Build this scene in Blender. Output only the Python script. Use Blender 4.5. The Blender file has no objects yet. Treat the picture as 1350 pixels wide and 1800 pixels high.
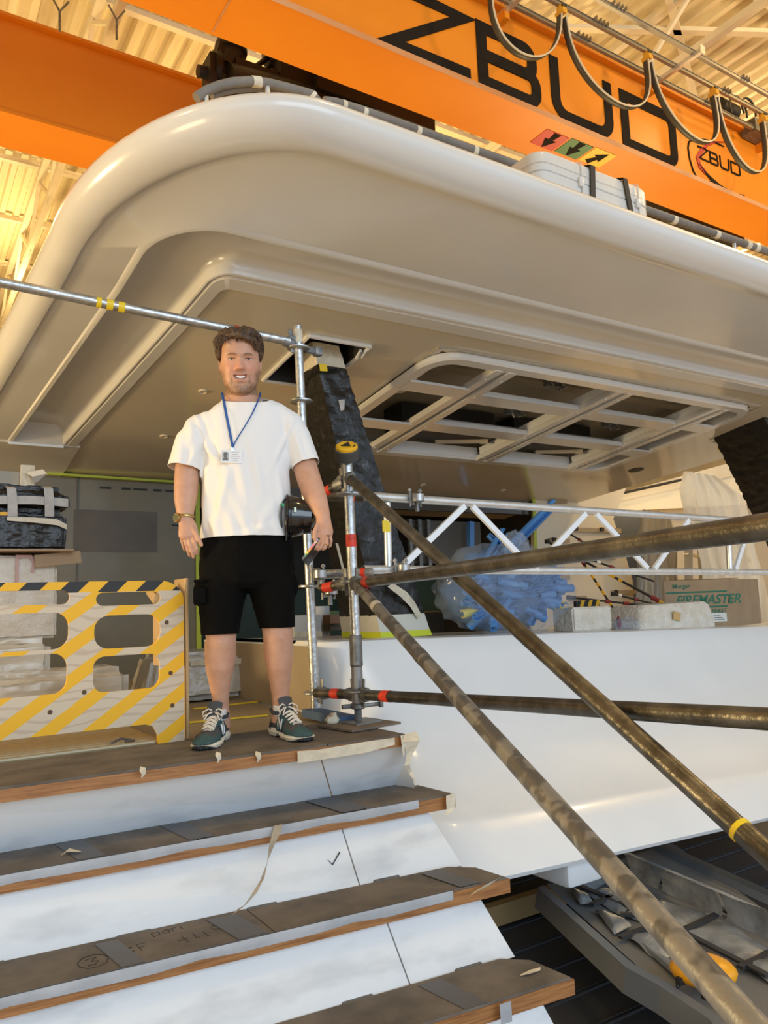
import bpy, bmesh, math, random
import numpy as np
from mathutils import Vector, Matrix, noise
random.seed(7)
SC = bpy.context.scene
COL = SC.collection
# ------------------------------------------------------------------ camera (world: X across the boat, Y forward into it, Z up, z=0 swim platform)
F = 1352.; CX, CY = 675., 900.
_dX = Vector((2125, -85, F)).normalized()
_dZ = Vector((-.038, 1, 166/F)); _dZ = (_dZ - _dZ.dot(_dX)*_dX).normalized()
def _rh(v): return Vector((v[0], v[1], -v[2]))
_y = _rh(_dZ).cross(_rh(_dX)); _dY = Vector((_y[0], _y[1], -_y[2]))
CAM = Vector((0, 0, .55))
cd = bpy.data.cameras.new('camera'); cam = bpy.data.objects.new('camera', cd); COL.objects.link(cam)
cd.sensor_fit = 'VERTICAL'; cd.sensor_height = 36; cd.lens = 36*F/1800; cd.clip_start = .05; cd.clip_end = 300
R3 = Matrix((( _dX[0], _dX[1], -_dX[2]), (_dY[0], _dY[1], -_dY[2]), (_dZ[0], _dZ[1], -_dZ[2])))
cam.matrix_world = Matrix.Translation(CAM) @ R3.to_4x4()
SC.camera = cam
# ------------------------------------------------------------------ light
W = bpy.data.worlds.new('world'); SC.world = W; W.use_nodes = True
bgn = W.node_tree.nodes['Background']; bgn.inputs[0].default_value = (.66, .81, 1.0, 1); bgn.inputs[1].default_value = 1.35
SC.view_settings.view_transform = 'Standard'; SC.view_settings.look = 'None'
SC.view_settings.gamma = 1; SC.view_settings.use_curve_mapping = False
SC.view_settings.exposure = -0.12
SC.cycles.max_bounces = 8
def lamp(kind, name, loc, energy, color, size=.5, target=None, sy=None):
    l = bpy.data.lights.new(name, kind); l.energy = energy; l.color = color
    if kind == 'AREA':
        l.size = size
        if sy: l.shape = 'RECTANGLE'; l.size_y = sy
    else: l.shadow_soft_size = size
    o = bpy.data.objects.new(name, l); COL.objects.link(o); o.location = loc
    if target is not None: o.rotation_euler = (Vector(target)-Vector(loc)).to_track_quat('-Z', 'Y').to_euler()
    return o
WARM = (1, .68, .30)
for i, (x, y, z, e) in enumerate([(3.5, .5, 8.6, 260), (13, 1.0, 9.0, 950), (-7, 1.5, 8.6, 420), (14.5, 4.6, 10.6, 300), (-3, 16, 9.2, 500), (9, 17, 9.2, 1300), (21, 12, 9.6, 1200), (2, 24, 9.2, 900)]):
    lamp('POINT', 'high_bay_lamp', (x, y, z), e, WARM, .35)
# work light on a stand to the far left of the deck, and daylight through the open hangar door behind
lamp('AREA', 'work_light', (-4.6, 5.2, 1.0), 330, (1, .74, .38), .7, (.6, 5.0, 1.5))
lamp('AREA', 'upward_fill', (-1.5, 13.5, .4), 500, (1, .72, .32), 2.5, (2, 10.5, 9))  # added unseen uplight, warms the girder undersides and the ceiling
lamp('AREA', 'upward_fill', (15, 12.0, .3), 800, (1, .74, .36), 3, (8, 9, 9))  # added unseen uplight for the underside of the lettered girder
lamp('AREA', 'upward_fill', (-5, .5, -.9), 150, (1, .76, .42), 2, (1.5, 4.5, 3.2))  # added unseen fill, warms the roof underside from below
lamp('POINT', 'side_deck_fill', (10.6, 6.6, 2.1), 60, (1, .76, .42), .3)  # added, no fixture here: stands in for hall light from beyond
lamp('AREA', 'hangar_door_daylight', (1.5, -9.0, 4.2), 640, (.72, .86, 1), 9, (2.5, 4, .6), 6)
# ------------------------------------------------------------------ helpers: a pixel of the 1350x1800 frame on a world plane
def ray(px, py):
    v = Vector(((px-CX)/F, (CY-py)/F, 1.)); return Vector((v.dot(_dX), v.dot(_dY), v.dot(_dZ)))
def atz(px, py, z): r = ray(px, py); return CAM + r*((z-CAM[2])/r[2])
def aty(px, py, y): r = ray(px, py); return CAM + r*((y-CAM[1])/r[1])
def atx(px, py, x): r = ray(px, py); return CAM + r*((x-CAM[0])/r[0])
def atd(px, py, d): return CAM + ray(px, py)*d
def atp(px, py, n, p0):
    r = ray(px, py); n = Vector(n); return CAM + r*((Vector(p0)-CAM).dot(n)/r.dot(n))
SN, SP = (0, .13, 1), (0, 3.6, 2.35)
def S(y): return 2.35 - .13*(y-3.6)                       # the sloping soffit plane of the boat roof
def ats(px, py, h=0): return atp(px, py, SN, (0, 3.6, 2.35+h))
# ------------------------------------------------------------------ materials
MATS = {}
def mat(name, col, rough=.5, metal=0., col2=None, scale=6., detail=4, bump=0., bscale=None, coat=0., lo=.35, hi=.65, stretch=(1, 1, 1), alpha=1., trans=0., emit=0., attr=None, spec=None, wave=None):
    if name in MATS: return MATS[name]
    m = bpy.data.materials.new(name); m.use_nodes = True; MATS[name] = m
    nt = m.node_tree; b = nt.nodes['Principled BSDF']; N = nt.nodes.new; L = nt.links.new
    c = tuple(col)+(1,)
    b.inputs['Base Color'].default_value = c; b.inputs['Roughness'].default_value = rough; b.inputs['Metallic'].default_value = metal
    b.inputs['Coat Weight'].default_value = coat; b.inputs['Coat Roughness'].default_value = .08
    if spec is not None: b.inputs['Specular IOR Level'].default_value = spec
    if trans: b.inputs['Transmission Weight'].default_value = trans
    if alpha < 1: b.inputs['Alpha'].default_value = alpha
    if emit: b.inputs['Emission Color'].default_value = c; b.inputs['Emission Strength'].default_value = emit
    tc = N('ShaderNodeTexCoord'); mp = N('ShaderNodeMapping'); mp.inputs['Scale'].default_value = stretch
    L(tc.outputs['Object'], mp.inputs['Vector'])
    nz = N('ShaderNodeTexNoise'); nz.inputs['Scale'].default_value = scale; nz.inputs['Detail'].default_value = detail
    L(mp.outputs[0], nz.inputs['Vector'])
    fac = nz.outputs['Fac']
    if wave:
        wv = N('ShaderNodeTexWave'); wv.inputs['Scale'].default_value = wave; wv.inputs['Distortion'].default_value = 6; wv.inputs['Detail'].default_value = 3
        wv.inputs['Detail Scale'].default_value = 1.2; wv.bands_direction = 'Z'; L(mp.outputs[0], wv.inputs['Vector']); fac = wv.outputs['Fac']
    src = None
    if col2 is not None:
        r = N('ShaderNodeValToRGB'); r.color_ramp.elements[0].position = lo; r.color_ramp.elements[1].position = hi
        r.color_ramp.elements[0].color = c; r.color_ramp.elements[1].color = tuple(col2)+(1,)
        L(fac, r.inputs[0]); src = r.outputs[0]
    if attr:
        at = N('ShaderNodeAttribute'); at.attribute_name = attr
        if src:
            mx = N('ShaderNodeMix'); mx.data_type = 'RGBA'; mx.blend_type = 'MULTIPLY'; mx.inputs[0].default_value = 1
            L(at.outputs['Color'], mx.inputs[6]); L(src, mx.inputs[7]); src = mx.outputs[2]
        else: src = at.outputs['Color']
    if src: L(src, b.inputs['Base Color'])
    if bump:
        n2 = N('ShaderNodeTexNoise'); n2.inputs['Scale'].default_value = bscale or scale*3; n2.inputs['Detail'].default_value = 5
        L(mp.outputs[0], n2.inputs['Vector'])
        bp = N('ShaderNodeBump'); bp.inputs['Strength'].default_value = bump; bp.inputs['Distance'].default_value = .02
        L(n2.outputs['Fac'], bp.inputs['Height']); L(bp.outputs[0], b.inputs['Normal'])
    return m
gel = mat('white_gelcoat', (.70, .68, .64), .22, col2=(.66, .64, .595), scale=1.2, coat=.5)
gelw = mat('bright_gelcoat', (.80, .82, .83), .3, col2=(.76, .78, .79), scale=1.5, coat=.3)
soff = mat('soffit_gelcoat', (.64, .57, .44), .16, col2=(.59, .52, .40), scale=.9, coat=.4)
orange = mat('orange_paint', (.82, .27, .012), .38, col2=(.76, .235, .01), scale=.5)
cream_m = mat('cream_steel', (.80, .74, .56), .5, col2=(.72, .65, .47), scale=1.0)
sheet_m = mat('corrugated_sheet', (.80, .72, .48), .42, col2=(.58, .48, .28), scale=.55, stretch=(3, .25, 1), lo=.4, hi=.7)
galv = mat('galvanised_steel', (.62, .63, .63), .34, .85, col2=(.42, .43, .43), scale=28, bump=.15, bscale=60)
galvd = mat('weathered_tube', (.20, .185, .15), .36, .8, col2=(.10, .09, .07), scale=14, bump=.15, bscale=50, lo=.3, hi=.6)
galvm = mat('mottled_tube', (.27, .265, .25), .45, .45, col2=(.13, .128, .125), scale=16, bump=.15, bscale=40, lo=.46, hi=.53, detail=2)
alu = mat('aluminium', (.78, .78, .76), .35, .7, col2=(.66, .66, .64), scale=20)
alu_w = mat('pale_aluminium', (.86, .87, .87), .4, .2)
steel_d = mat('dark_forged_steel', (.16, .16, .155), .5, .7, col2=(.28, .28, .27), scale=25)
redtape = mat('red_tape', (.75, .05, .02), .45, col2=(.35, .03, .02), scale=40, lo=.5, hi=.7)
yeltape = mat('yellow_tape', (.85, .62, .02), .45)
masking = mat('masking_tape', (.74, .68, .54), .7, col2=(.62, .56, .43), scale=20, bump=.3, bscale=50)
lime = mat('lime_tape', (.42, .52, .04), .5)
blackp = mat('black_plastic_film', (.008, .0075, .006), .33, col2=(.018, .016, .013), scale=12, bump=.6, bscale=16, stretch=(1, 1, 1))
blackm = mat('black_machine_paint', (.012, .009, .007), .5)
blackr = mat('black_rubber', (.015, .015, .016), .55)
grout = mat('dark_vinyl', (.02, .018, .016), .6)
teak = mat('teak_edge', (.40, .19, .065), .5, col2=(.22, .09, .028), scale=9, stretch=(.6, 6, 14), lo=.35, hi=.7)
card = mat('dusty_cardboard', (.17, .145, .12), .85, col2=(.10, .088, .075), scale=7, detail=9, bump=.2, bscale=30)
card2 = mat('brown_cardboard', (.42, .29, .17), .8, col2=(.37, .25, .145), scale=6)
duct = mat('grey_duct_tape', (.42, .45, .50), .5, col2=(.34, .37, .41), scale=8, bump=.2, bscale=25)
riser_m = mat('scuffed_white_panel', (.72, .76, .80), .5, col2=(.50, .53, .57), scale=3.2, detail=9, stretch=(1, 1, 3), lo=.5, hi=.78)
ply = mat('pale_plywood', (.66, .54, .39), .6, col2=(.50, .38, .25), scale=4, stretch=(1, 1, 3), wave=2.2, lo=.55, hi=1.0)
yelp = mat('yellow_paint', (.86, .47, .015), .5, col2=(.78, .41, .01), scale=9)
blkp = mat('black_paint', (.015, .015, .015), .5)
ground_m = mat('concrete_floor', (.60, .49, .35), .6, col2=(.52, .42, .30), scale=2)
# ------------------------------------------------------------------ mesh building
class MB:
    def __init__(s): s.v = []; s.f = []; s.m = []
    def add(s, vs, fs, mi=0):
        o = len(s.v); s.v += [tuple(v) for v in vs]; s.f += [tuple(i+o for i in f) for f in fs]; s.m += [mi]*len(fs); return s
    def box(s, c, d, rot=None, mi=0, taper=1., bev=0.):
        hx, hy, hz = d[0]/2, d[1]/2, d[2]/2; c = Vector(c)
        if bev > 0:
            b = min(bev, hx*.9, hy*.9, hz*.9); P = []; 
            bm = bmesh.new(); bmesh.ops.create_cube(bm, size=1); bmesh.ops.scale(bm, vec=d, verts=bm.verts)
            bmesh.ops.bevel(bm, geom=bm.edges[:], offset=b, segments=2, affect='EDGES', profile=.5)
            bm.verts.index_update(); vs = [v.co.copy() for v in bm.verts]; fs = [[v.index for v in f.verts] for f in bm.faces]; bm.free()
        else:
            vs = [Vector((x, y, z)) for z in (-hz, hz) for y in (-hy, hy) for x in (-hx, hx)]
            if taper != 1: vs = [Vector((v.x*(taper if v.z > 0 else 1), v.y*(taper if v.z > 0 else 1), v.z)) for v in vs]
            fs = [(0, 2, 3, 1), (4, 5, 7, 6), (0, 1, 5, 4), (2, 6, 7, 3), (0, 4, 6, 2), (1, 3, 7, 5)]
        if rot is not None: vs = [rot @ v for v in vs]
        return s.add([v+c for v in vs], fs, mi)
    def beam(s, a, b, w, h, mi=0, up=(0, 0, 1)):
        a = Vector(a); b = Vector(b); d = b-a; L = d.length; d.normalize(); u = Vector(up); x = d.cross(u)
        if x.length < 1e-4: x = d.cross(Vector((1, 0, 0)))
        x.normalize(); u = x.cross(d).normalized(); R = Matrix((x, d, u)).transposed()
        return s.box((a+b)/2, (w, L, h), R, mi)
    def rings(s, rs, closed=True, cap=True, mi=0):
        n = len(rs[0]); vs = [p for r in rs for p in r]; fs = []
        for i in range(len(rs)-1):
            for j in range(n if closed else n-1):
                k = (j+1) % n; fs.append((i*n+j, i*n+k, (i+1)*n+k, (i+1)*n+j))
        if cap and closed: fs.append(tuple(range(n))[::-1]); fs.append(tuple(range((len(rs)-1)*n, len(rs)*n)))
        return s.add(vs, fs, mi)
    def tube(s, pts, r, n=12, mi=0, cap=True, flat=1., up=None):
        pts = [Vector(p) for p in pts]; rr = r if isinstance(r, (list, tuple)) else [r]*len(pts)
        rs = []; px = None
        for i, p in enumerate(pts):
            d = (pts[min(i+1, len(pts)-1)]-pts[max(i-1, 0)]).normalized()
            if px is None:
                u = Vector(up) if up else (Vector((0, 0, 1)) if abs(d.z) < .9 else Vector((0, 1, 0))); x = d.cross(u).normalized()
            else: x = (px - px.dot(d)*d).normalized()
            px = x; y = x.cross(d)
            q = rr[i]; qx, qy = q if isinstance(q, (list, tuple)) else (q, q*flat)
            rs.append([p + x*math.cos(t)*qx + y*math.sin(t)*qy for t in [2*math.pi*k/n for k in range(n)]])
        return s.rings(rs, True, cap, mi)
    def prism(s, poly, axis_o, ax, ay, az, th, mi=0):
        """poly (u,v) extruded th along az"""
        O, ax, ay, az = Vector(axis_o), Vector(ax), Vector(ay), Vector(az)
        a = [O+ax*u+ay*v for u, v in poly]; b = [p+az*th for p in a]; n = len(a)
        return s.add(a+b, [tuple(range(n))[::-1], tuple(range(n, 2*n))]+[(i, (i+1) % n, n+(i+1) % n, n+i) for i in range(n)], mi)
    def ell(s, c, r, mi=0, nu=16, nv=10, rot=None):
        c = Vector(c); rs = []
        for i in range(nv+1):
            t = math.pi*i/nv; t = min(max(t, .02), math.pi-.02)
            ring = []
            for k in range(nu):
                a = 2*math.pi*k/nu; v = Vector((r[0]*math.sin(t)*math.cos(a), r[1]*math.sin(t)*math.sin(a), -r[2]*math.cos(t)))
                ring.append(c+(rot @ v if rot is not None else v))
            rs.append(ring)
        return s.rings(rs, True, True, mi)
    def lathe(s, o, axis, prof, n=20, mi=0, cap=True):
        o = Vector(o); d = Vector(axis).normalized(); x = d.orthogonal().normalized(); y = d.cross(x)
        return s.rings([[o+d*h+(x*math.cos(2*math.pi*k/n)+y*math.sin(2*math.pi*k/n))*r for k in range(n)] for r, h in prof], True, cap, mi)
    def mesh(s, name='m', smooth=True, ang=35):
        me = bpy.data.meshes.new(name); me.from_pydata(s.v, [], s.f)
        me.polygons.foreach_set('material_index', s.m)
        if smooth:
            me.polygons.foreach_set('use_smooth', [True]*len(s.f)); me.update()
            try: me.set_sharp_from_angle(angle=math.radians(ang))
            except Exception: pass
        me.update(); return me
    def build(s, name, mats, parent=None, smooth=True, ang=35, fix=True):
        me = s.mesh(name, smooth, ang)
        if fix:
            bm = bmesh.new(); bm.from_mesh(me); bmesh.ops.recalc_face_normals(bm, faces=bm.faces); bm.to_mesh(me); bm.free()
        return link(name, me, mats, parent)
def link(name, me, mats, parent=None):
    o = bpy.data.objects.new(name, me); COL.objects.link(o)
    for m in (mats if isinstance(mats, (list, tuple)) else [mats]): me.materials.append(m)
    if parent: o.parent = parent
    return o
def tag(o, label=None, cat=None, group=None, kind=None):
    if label: o['label'] = label
    if cat: o['category'] = cat
    if group: o['group'] = group
    if kind: o['kind'] = kind
    return o
def thing(name, loc, label, cat, group=None, rz=0, kind=None):
    o = bpy.data.objects.new(name, None); COL.objects.link(o); o.location = loc; o.rotation_euler = (0, 0, rz)
    o.empty_display_size = .1
    return tag(o, label, cat, group, kind)
def loc_mb(fn):  # not used
    return fn
def rel(o):
    """make a freshly parented child keep world coordinates"""
    def wm(q): return (wm(q.parent) @ q.matrix_parent_inverse if q.parent else Matrix()) @ q.matrix_basis
    o.matrix_parent_inverse = wm(o.parent).inverted(); return o
def P(mb, name, mats, parent, **k): return rel(mb.build(name, mats, parent, **k))
def copy_thing(o, off, label=None):
    c = o.copy(); COL.objects.link(c); c.location = o.location + Vector(off)
    if label: c['label'] = label
    for ch in o.children:
        d = ch.copy(); COL.objects.link(d); d.parent = c
        for g in ch.children: e = g.copy(); COL.objects.link(e); e.parent = d
    return c
def wrinkle(me, amp, sc, seed=0, aniso=(1, 1, 1)):
    me.update(); ns = [v.normal.copy() for v in me.vertices]
    for v, nn in zip(me.vertices, ns):
        q = Vector((v.co.x*aniso[0], v.co.y*aniso[1], v.co.z*aniso[2]))*sc + Vector((seed, seed*1.7, 0))
        a = 1-abs(noise.noise(q))*2.2 + .5*(1-abs(noise.noise(q*2.3))*2)
        v.co += nn*amp*(a-.7)
    me.update()
def fine_box(c, d, n=14, rot=None, rnd=.03):
    """subdivided rounded box mesh data in MB"""
    mb = MB(); bm = bmesh.new(); bmesh.ops.create_cube(bm, size=1)
    bmesh.ops.scale(bm, vec=d, verts=bm.verts)
    bmesh.ops.bevel(bm, geom=bm.edges[:], offset=rnd, segments=3, affect='EDGES')
    bmesh.ops.triangulate(bm, faces=bm.faces)
    for _ in range(8):
        es = [e for e in bm.edges if e.calc_length() > max(d)/n]
        if not es: break
        bmesh.ops.subdivide_edges(bm, edges=es, cuts=1)
        bmesh.ops.triangulate(bm, faces=[f for f in bm.faces if len(f.verts) > 3])
    bm.verts.index_update()
    vs = [v.co.copy() for v in bm.verts]; fs = [[v.index for v in f.verts] for f in bm.faces]; bm.free()
    if rot is not None: vs = [rot @ v for v in vs]
    return mb.add([v+Vector(c) for v in vs], fs)
def remesh(mb, voxel, smooth=2, name='r'):
    me = mb.mesh(name, False); bm = bmesh.new(); bm.from_mesh(me); bmesh.ops.recalc_face_normals(bm, faces=bm.faces); bm.to_mesh(me); bm.free()
    o = bpy.data.objects.new('tmp', me); COL.objects.link(o)
    r = o.modifiers.new('r', 'REMESH'); r.mode = 'VOXEL'; r.voxel_size = voxel; r.use_smooth_shade = True
    if smooth:
        s = o.modifiers.new('s', 'SMOOTH'); s.iterations = smooth; s.factor = .5
    dg = bpy.context.evaluated_depsgraph_get(); dg.update()
    m2 = bpy.data.meshes.new_from_object(o.evaluated_get(dg)); bpy.data.objects.remove(o); bpy.data.meshes.remove(me)
    m2.polygons.foreach_set('use_smooth', [True]*len(m2.polygons)); m2.update(); return m2
# ================================================================== THE HALL
GZ = -1.42
mb = MB(); mb.box((8, 10, GZ-.05), (60, 50, .1)); tag(mb.build('floor', ground_m), kind='structure')
CZ = 12.2
mb = MB(); n0 = -22.; pr = []
x = n0
while x < 38:                                   # trapezoid ribs running along Y
    pr += [(x, CZ+.09), (x+.16, CZ+.09), (x+.20, CZ), (x+.33, CZ), ]; x += .37
vs = []; fs = []
ys = [-15, 35]
for (px_, pz) in pr: vs += [(px_, ys[0], pz), (px_, ys[1], pz)]
for i in range(len(pr)-1): fs.append((2*i, 2*i+1, 2*i+3, 2*i+2))
mb.add(vs, fs); ce = mb.build('ceiling', sheet_m, smooth=False, fix=False); tag(ce, kind='structure')
mb = MB(); mb.box((8, 10, CZ+.25), (60, 50, .1)); tag(mb.build('ceiling', cream_m), kind='structure')
mb = MB(); mb.box((8, 34, 5.4), (60, .2, 14)); tag(mb.build('wall_far', cream_m), kind='structure')
mb = MB(); mb.box((-21, 10, 5.4), (.2, 50, 14)); tag(mb.build('wall_left', cream_m), kind='structure')
mb = MB(); mb.box((37, 10, 5.4), (.2, 50, 14)); tag(mb.build('wall_right', cream_m), kind='structure')
# roof framing: purlins along X, trusses along Y
tn = 0
for k, yy in enumerate([4.2, 7.4, 10.6, 13.8, 17.0, 20.2, 23.4, 26.6]):
    mb = MB(); mb.beam((-20, yy, CZ-.06), (36, yy, CZ-.06), .06, .12); mb.beam((-20, yy, CZ-.14), (36, yy, CZ-.14), .14, .015)
    tn += 1; tag(mb.build('trim_%d' % tn, cream_m), kind='structure')
for k, xx in enumerate([-6.2, 2.9, 12.4, 21.]):
    mb = MB(); mb.beam((xx, -14, CZ-.26), (xx, 34, CZ-.26), .16, .16); mb.beam((xx, -14, CZ-1.5), (xx, 34, CZ-1.5), .14, .14)
    y = -13.
    while y < 33:
        mb.beam((xx, y, CZ-1.45), (xx, y+1.6, CZ-.3), .08, .08); mb.beam((xx, y+1.6, CZ-.3), (xx, y+3.2, CZ-1.45), .08, .08)
        mb.box((xx, y, CZ-1.45), (.02, .45, .3)); y += 3.2
    tn += 1; tag(mb.build('trim_%d' % tn, cream_m), kind='structure')
# diagonal wind bracing seen at the top right and left
for a, b in [((8.5, 6.2), (17.5, 11)), ((17.5, 6.2), (8.5, 11)), ((-1.5, 10), (-9, 16)), ((-9, 10), (-1.5, 16)), ((14, 4), (20, 12)), ((6, 11), (11, 17))]:
    mb = MB(); mb.beam((a[0], a[1], CZ-.34), (b[0], b[1], CZ-.34), .14, .09)
    tn += 1; tag(mb.build('trim_%d' % tn, cream_m), kind='structure')
# ================================================================== THE CRANE
lt = mat('girder_lettering', (.016, .012, .009), .8, spec=.15)
flm = mat('lit_flange_edge', (.62, .33, .17), .5, col2=(.55, .24, .09), scale=3, stretch=(.3, 1, 1))  # light on the flange edge put into its colour; weld seam shares it
gir = thing('crane_girder', (9, 8.3, 8), 'bright orange crane girder across the top of the hall with big black lettering', 'crane girder')
mb = MB(); mb.box((8, 8.31, 8.78), (34, .76, 1.45)); P(mb, 'box_web', orange, gir)
mb = MB(); mb.box((8, 8.31, 8.02), (34, .92, .06)); P(mb, 'bottom_flange', orange, gir)
mb = MB(); mb.box((8, 7.845, 8.02), (34, .012, .085)); P(mb, 'flange_edge', flm, gir)
mb = MB(); mb.box((8, 8.31, 9.53), (34, .96, .06)); P(mb, 'top_flange', orange, gir)
mb = MB(); mb.box((3.25, 8.31, 7.985), (.02, .8, .01)); P(mb, 'weld_seam', flm, gir)
YF = 7.925
def stroke(mb, pts, w, y0=YF, th=.012, closed=False):
    """thick poly-line in the XZ plane with mitred corners"""
    pts = [p for i, p in enumerate(pts) if i == 0 or (Vector(p)-Vector(pts[i-1])).length > 1e-4]; n = len(pts); L = []; R = []
    for i, p in enumerate(pts):
        p = Vector(p)
        a = Vector(pts[i-1]) if i > 0 or closed else None; b = Vector(pts[(i+1) % n]) if i < n-1 or closed else None
        d1 = (p-a).normalized() if a is not None else None; d2 = (b-p).normalized() if b is not None else None
        if d1 is None: d1 = d2
        if d2 is None: d2 = d1
        n1 = Vector((-d1.y, d1.x)); n2 = Vector((-d2.y, d2.x)); m = (n1+n2); m = m.normalized() if m.length > 1e-4 else n1
        k = min(1/max(m.dot(n1), .3), 2.6)
        L.append(p+m*w/2*k); R.append(p-m*w/2*k)
    rng = range(n if closed else n-1); vs = []
    for q in range(n): 
        for (pp, yy) in ((L[q], y0), (R[q], y0), (R[q], y0-th), (L[q], y0-th)): vs.append((pp.x, yy, pp.y))
    fs = []
    for i in rng:
        a = 4*i; b = 4*((i+1) % n)
        for k in range(4): fs.append((a+k, a+(k+1) % 4, b+(k+1) % 4, b+k))
    if not closed: fs += [(0, 1, 2, 3), (4*(n-1)+3, 4*(n-1)+2, 4*(n-1)+1, 4*(n-1))]
    mb.add(vs, fs)
def arc(cx, cz, r, a0, a1, n=6): return [(cx+r*math.cos(math.radians(a0+(a1-a0)*i/n)), cz+r*math.sin(math.radians(a0+(a1-a0)*i/n))) for i in range(n+1)]
def word(x0, z0, H, s, w, parent, yy=YF):
    """Z B U D, square rounded letters"""
    def T(pts): return [(x0+u*s, z0+v*H) for u, v in pts]
    k = s/ H; hw = w/2/H; wu = w/2/s
    r = .13
    def rc(cx, cz, a0, a1, rr=.14): return [(cx+rr*H/s*math.cos(math.radians(a0+(a1-a0)*i/5)), cz+rr*math.sin(math.radians(a0+(a1-a0)*i/5))) for i in range(6)]
    L1 = [(0.0, 1-hw), (1.45, 1-hw), (.08, hw+.0), (1.50, hw)]
    L1 = [(0.0, 1-hw), (1.42, 1-hw), (.10, hw), (1.50, hw)]
    mb = MB(); stroke(mb, T(L1), w, yy); P(mb, 'letter', lt, parent, smooth=False)
    x = 1.65+wu; e = 2.92-wu; rr = .16; q = rr*H/s
    out = [(x, hw)]+[(x, 1-hw), ]+[(e-q-.06, 1-hw)]+rc(e-q-.06, 1-hw-rr, 90, 0, rr)+rc(e-q-.06, .5+rr, 0, -90, rr)+[(x+.02, .5)]
    mb = MB(); stroke(mb, T(out), w, yy); 
    out = [(x+.02, .5), (e-q, .5)]+rc(e-q, .5-rr, 90, 0, rr)+rc(e-q, hw+rr, 0, -90, rr)+[(x, hw), (x, .3)]
    stroke(mb, T(out), w, yy-.001); P(mb, 'letter', lt, parent, smooth=False)
    x = 3.15+wu; e = 4.58-wu; rr = .24; q = rr*H/s
    out = [(x, 1)]+rc(x+q, hw+rr, 180, 270, rr)+rc(e-q, hw+rr, 270, 360, rr)+[(e, 1)]
    mb = MB(); stroke(mb, T(out), w, yy); P(mb, 'letter', lt, parent, smooth=False)
    x = 4.79+wu; e = 6.27-wu; rr = .17; q = rr*H/s
    out = [(x, hw), (x, 1-hw), (e-q, 1-hw)]+rc(e-q, 1-hw-rr, 90, 0, rr)+rc(e-q, hw+rr, 0, -90, rr)
    mb = MB(); stroke(mb, T(out), w, yy, closed=True); P(mb, 'letter', lt, parent, smooth=False)
word(5.38, 8.10, 1.07, 1.0, .195, gir)
# round emblem with the small word, right of the letters
em_r = mat('emblem_red', (.42, .02, .02), .4)
word(12.27, 8.52, .255, .208, .032, gir)
def crescent(mb, cx, cz, rx, rz, a0, a1, w0, rot, n=26, yy=YF):
    vs = []; fs = []
    for i in range(n+1):
        t = i/n; a = math.radians(a0+(a1-a0)*t); w = w0*math.sin(math.pi*min(max(t, .03), .97))
        for rr in (-w, w):
            u, v = (rx+rr)*math.cos(a), (rz+rr)*math.sin(a); c, s_ = math.cos(rot), math.sin(rot)
            vs += [(cx+u*c-v*s_, yy, cz+u*s_+v*c), (cx+u*c-v*s_, yy-.012, cz+u*s_+v*c)]
    for i in range(n):
        a = 4*i; b = a+4
        fs += [(a, a+2, b+2, b), (a+1, b+1, b+3, a+3), (a, b, b+1, a+1), (a+2, a+3, b+3, b+2)]
    mb.add(vs, fs)

def swoosh(px, ws, m, y0):
    q = [aty(x, y, YF) for x, y in px]; vs = []
    for i, p in enumerate(q):
        d = (q[min(i+1, len(q)-1)]-q[max(i-1, 0)]).normalized(); n_ = Vector((-d.z, 0, d.x))*ws[i]*.0075/2
        for yy in (y0, y0-.012): vs += [(p.x+n_.x, yy, p.z+n_.z), (p.x-n_.x, yy, p.z-n_.z)]
    fs = []
    for i in range(len(q)-1):
        a = 4*i; b = a+4; fs += [(a, a+1, b+1, b), (a+2, b+2, b+3, a+3), (a, b, b+2, a+2), (a+1, a+3, b+3, b+1)]
    mb = MB(); mb.add(vs, fs); P(mb, 'emblem_ring', m, gir, smooth=False)
swoosh([(1278, 250), (1258, 250), (1243, 255), (1232, 266), (1226, 278), (1230, 292), (1240, 304)], [2, 4, 7, 12, 14, 13, 11], em_r, YF)
swoosh([(1228, 288), (1238, 302), (1250, 315), (1265, 328), (1282, 338), (1296, 343), (1308, 344)], [2, 6, 9, 10, 9, 7, 2], lt, YF-.002)
swoosh([(1272, 258), (1255, 250), (1238, 246), (1222, 245), (1211, 249), (1209, 260), (1212, 280), (1218, 300), (1226, 315), (1240, 321), (1256, 318)], [3, 4, 4, 4, 4, 4, 4, 4, 4, 4, 2], lt, YF-.001)
swoosh([(1288, 262), (1294, 272), (1292, 284)], [2, 4, 2], lt, YF)
# direction signs under the girder (flat stickers)
sred, sgreen, syel = mat('sign_red', (.55, .03, .02), .4), mat('sign_green', (.03, .16, .04), .4), mat('sign_yellow', (.85, .55, .02), .4)
for (x0, y0, m, ang) in [(8.80, 8.28, sred, 90), (9.34, 8.26, sgreen, 90), (9.88, 8.24, syel, -60)]:
    mb = MB(); mb.box((x0, y0, 7.985), (.50, .40, .008)); P(mb, 'direction_sticker', m, gir)
    a = math.radians(ang); c, s_ = math.cos(a), math.sin(a)
    poly = [(.19, 0), (-.02, .12), (-.02, .04), (-.19, .07), (-.19, -.07), (-.02, -.04), (-.02, -.12)]
    poly = [(u*c-v*s_, u*s_+v*c) for u, v in poly]
    mb = MB(); mb.prism(poly, (x0, y0, 7.979), (1, 0, 0), (0, 1, 0), (0, 0, -1), .006); P(mb, 'sticker_arrow', lt, gir, smooth=False)
gi2 = thing('crane_girder', (0, 12.2, 8), 'darker orange crane girder behind the boat roof at top left, without lettering', 'crane girder')
mb = MB(); mb.box((8, 12.23, 8.8), (34, .80, 1.5)); P(mb, 'box_web', orange, gi2)
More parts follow.
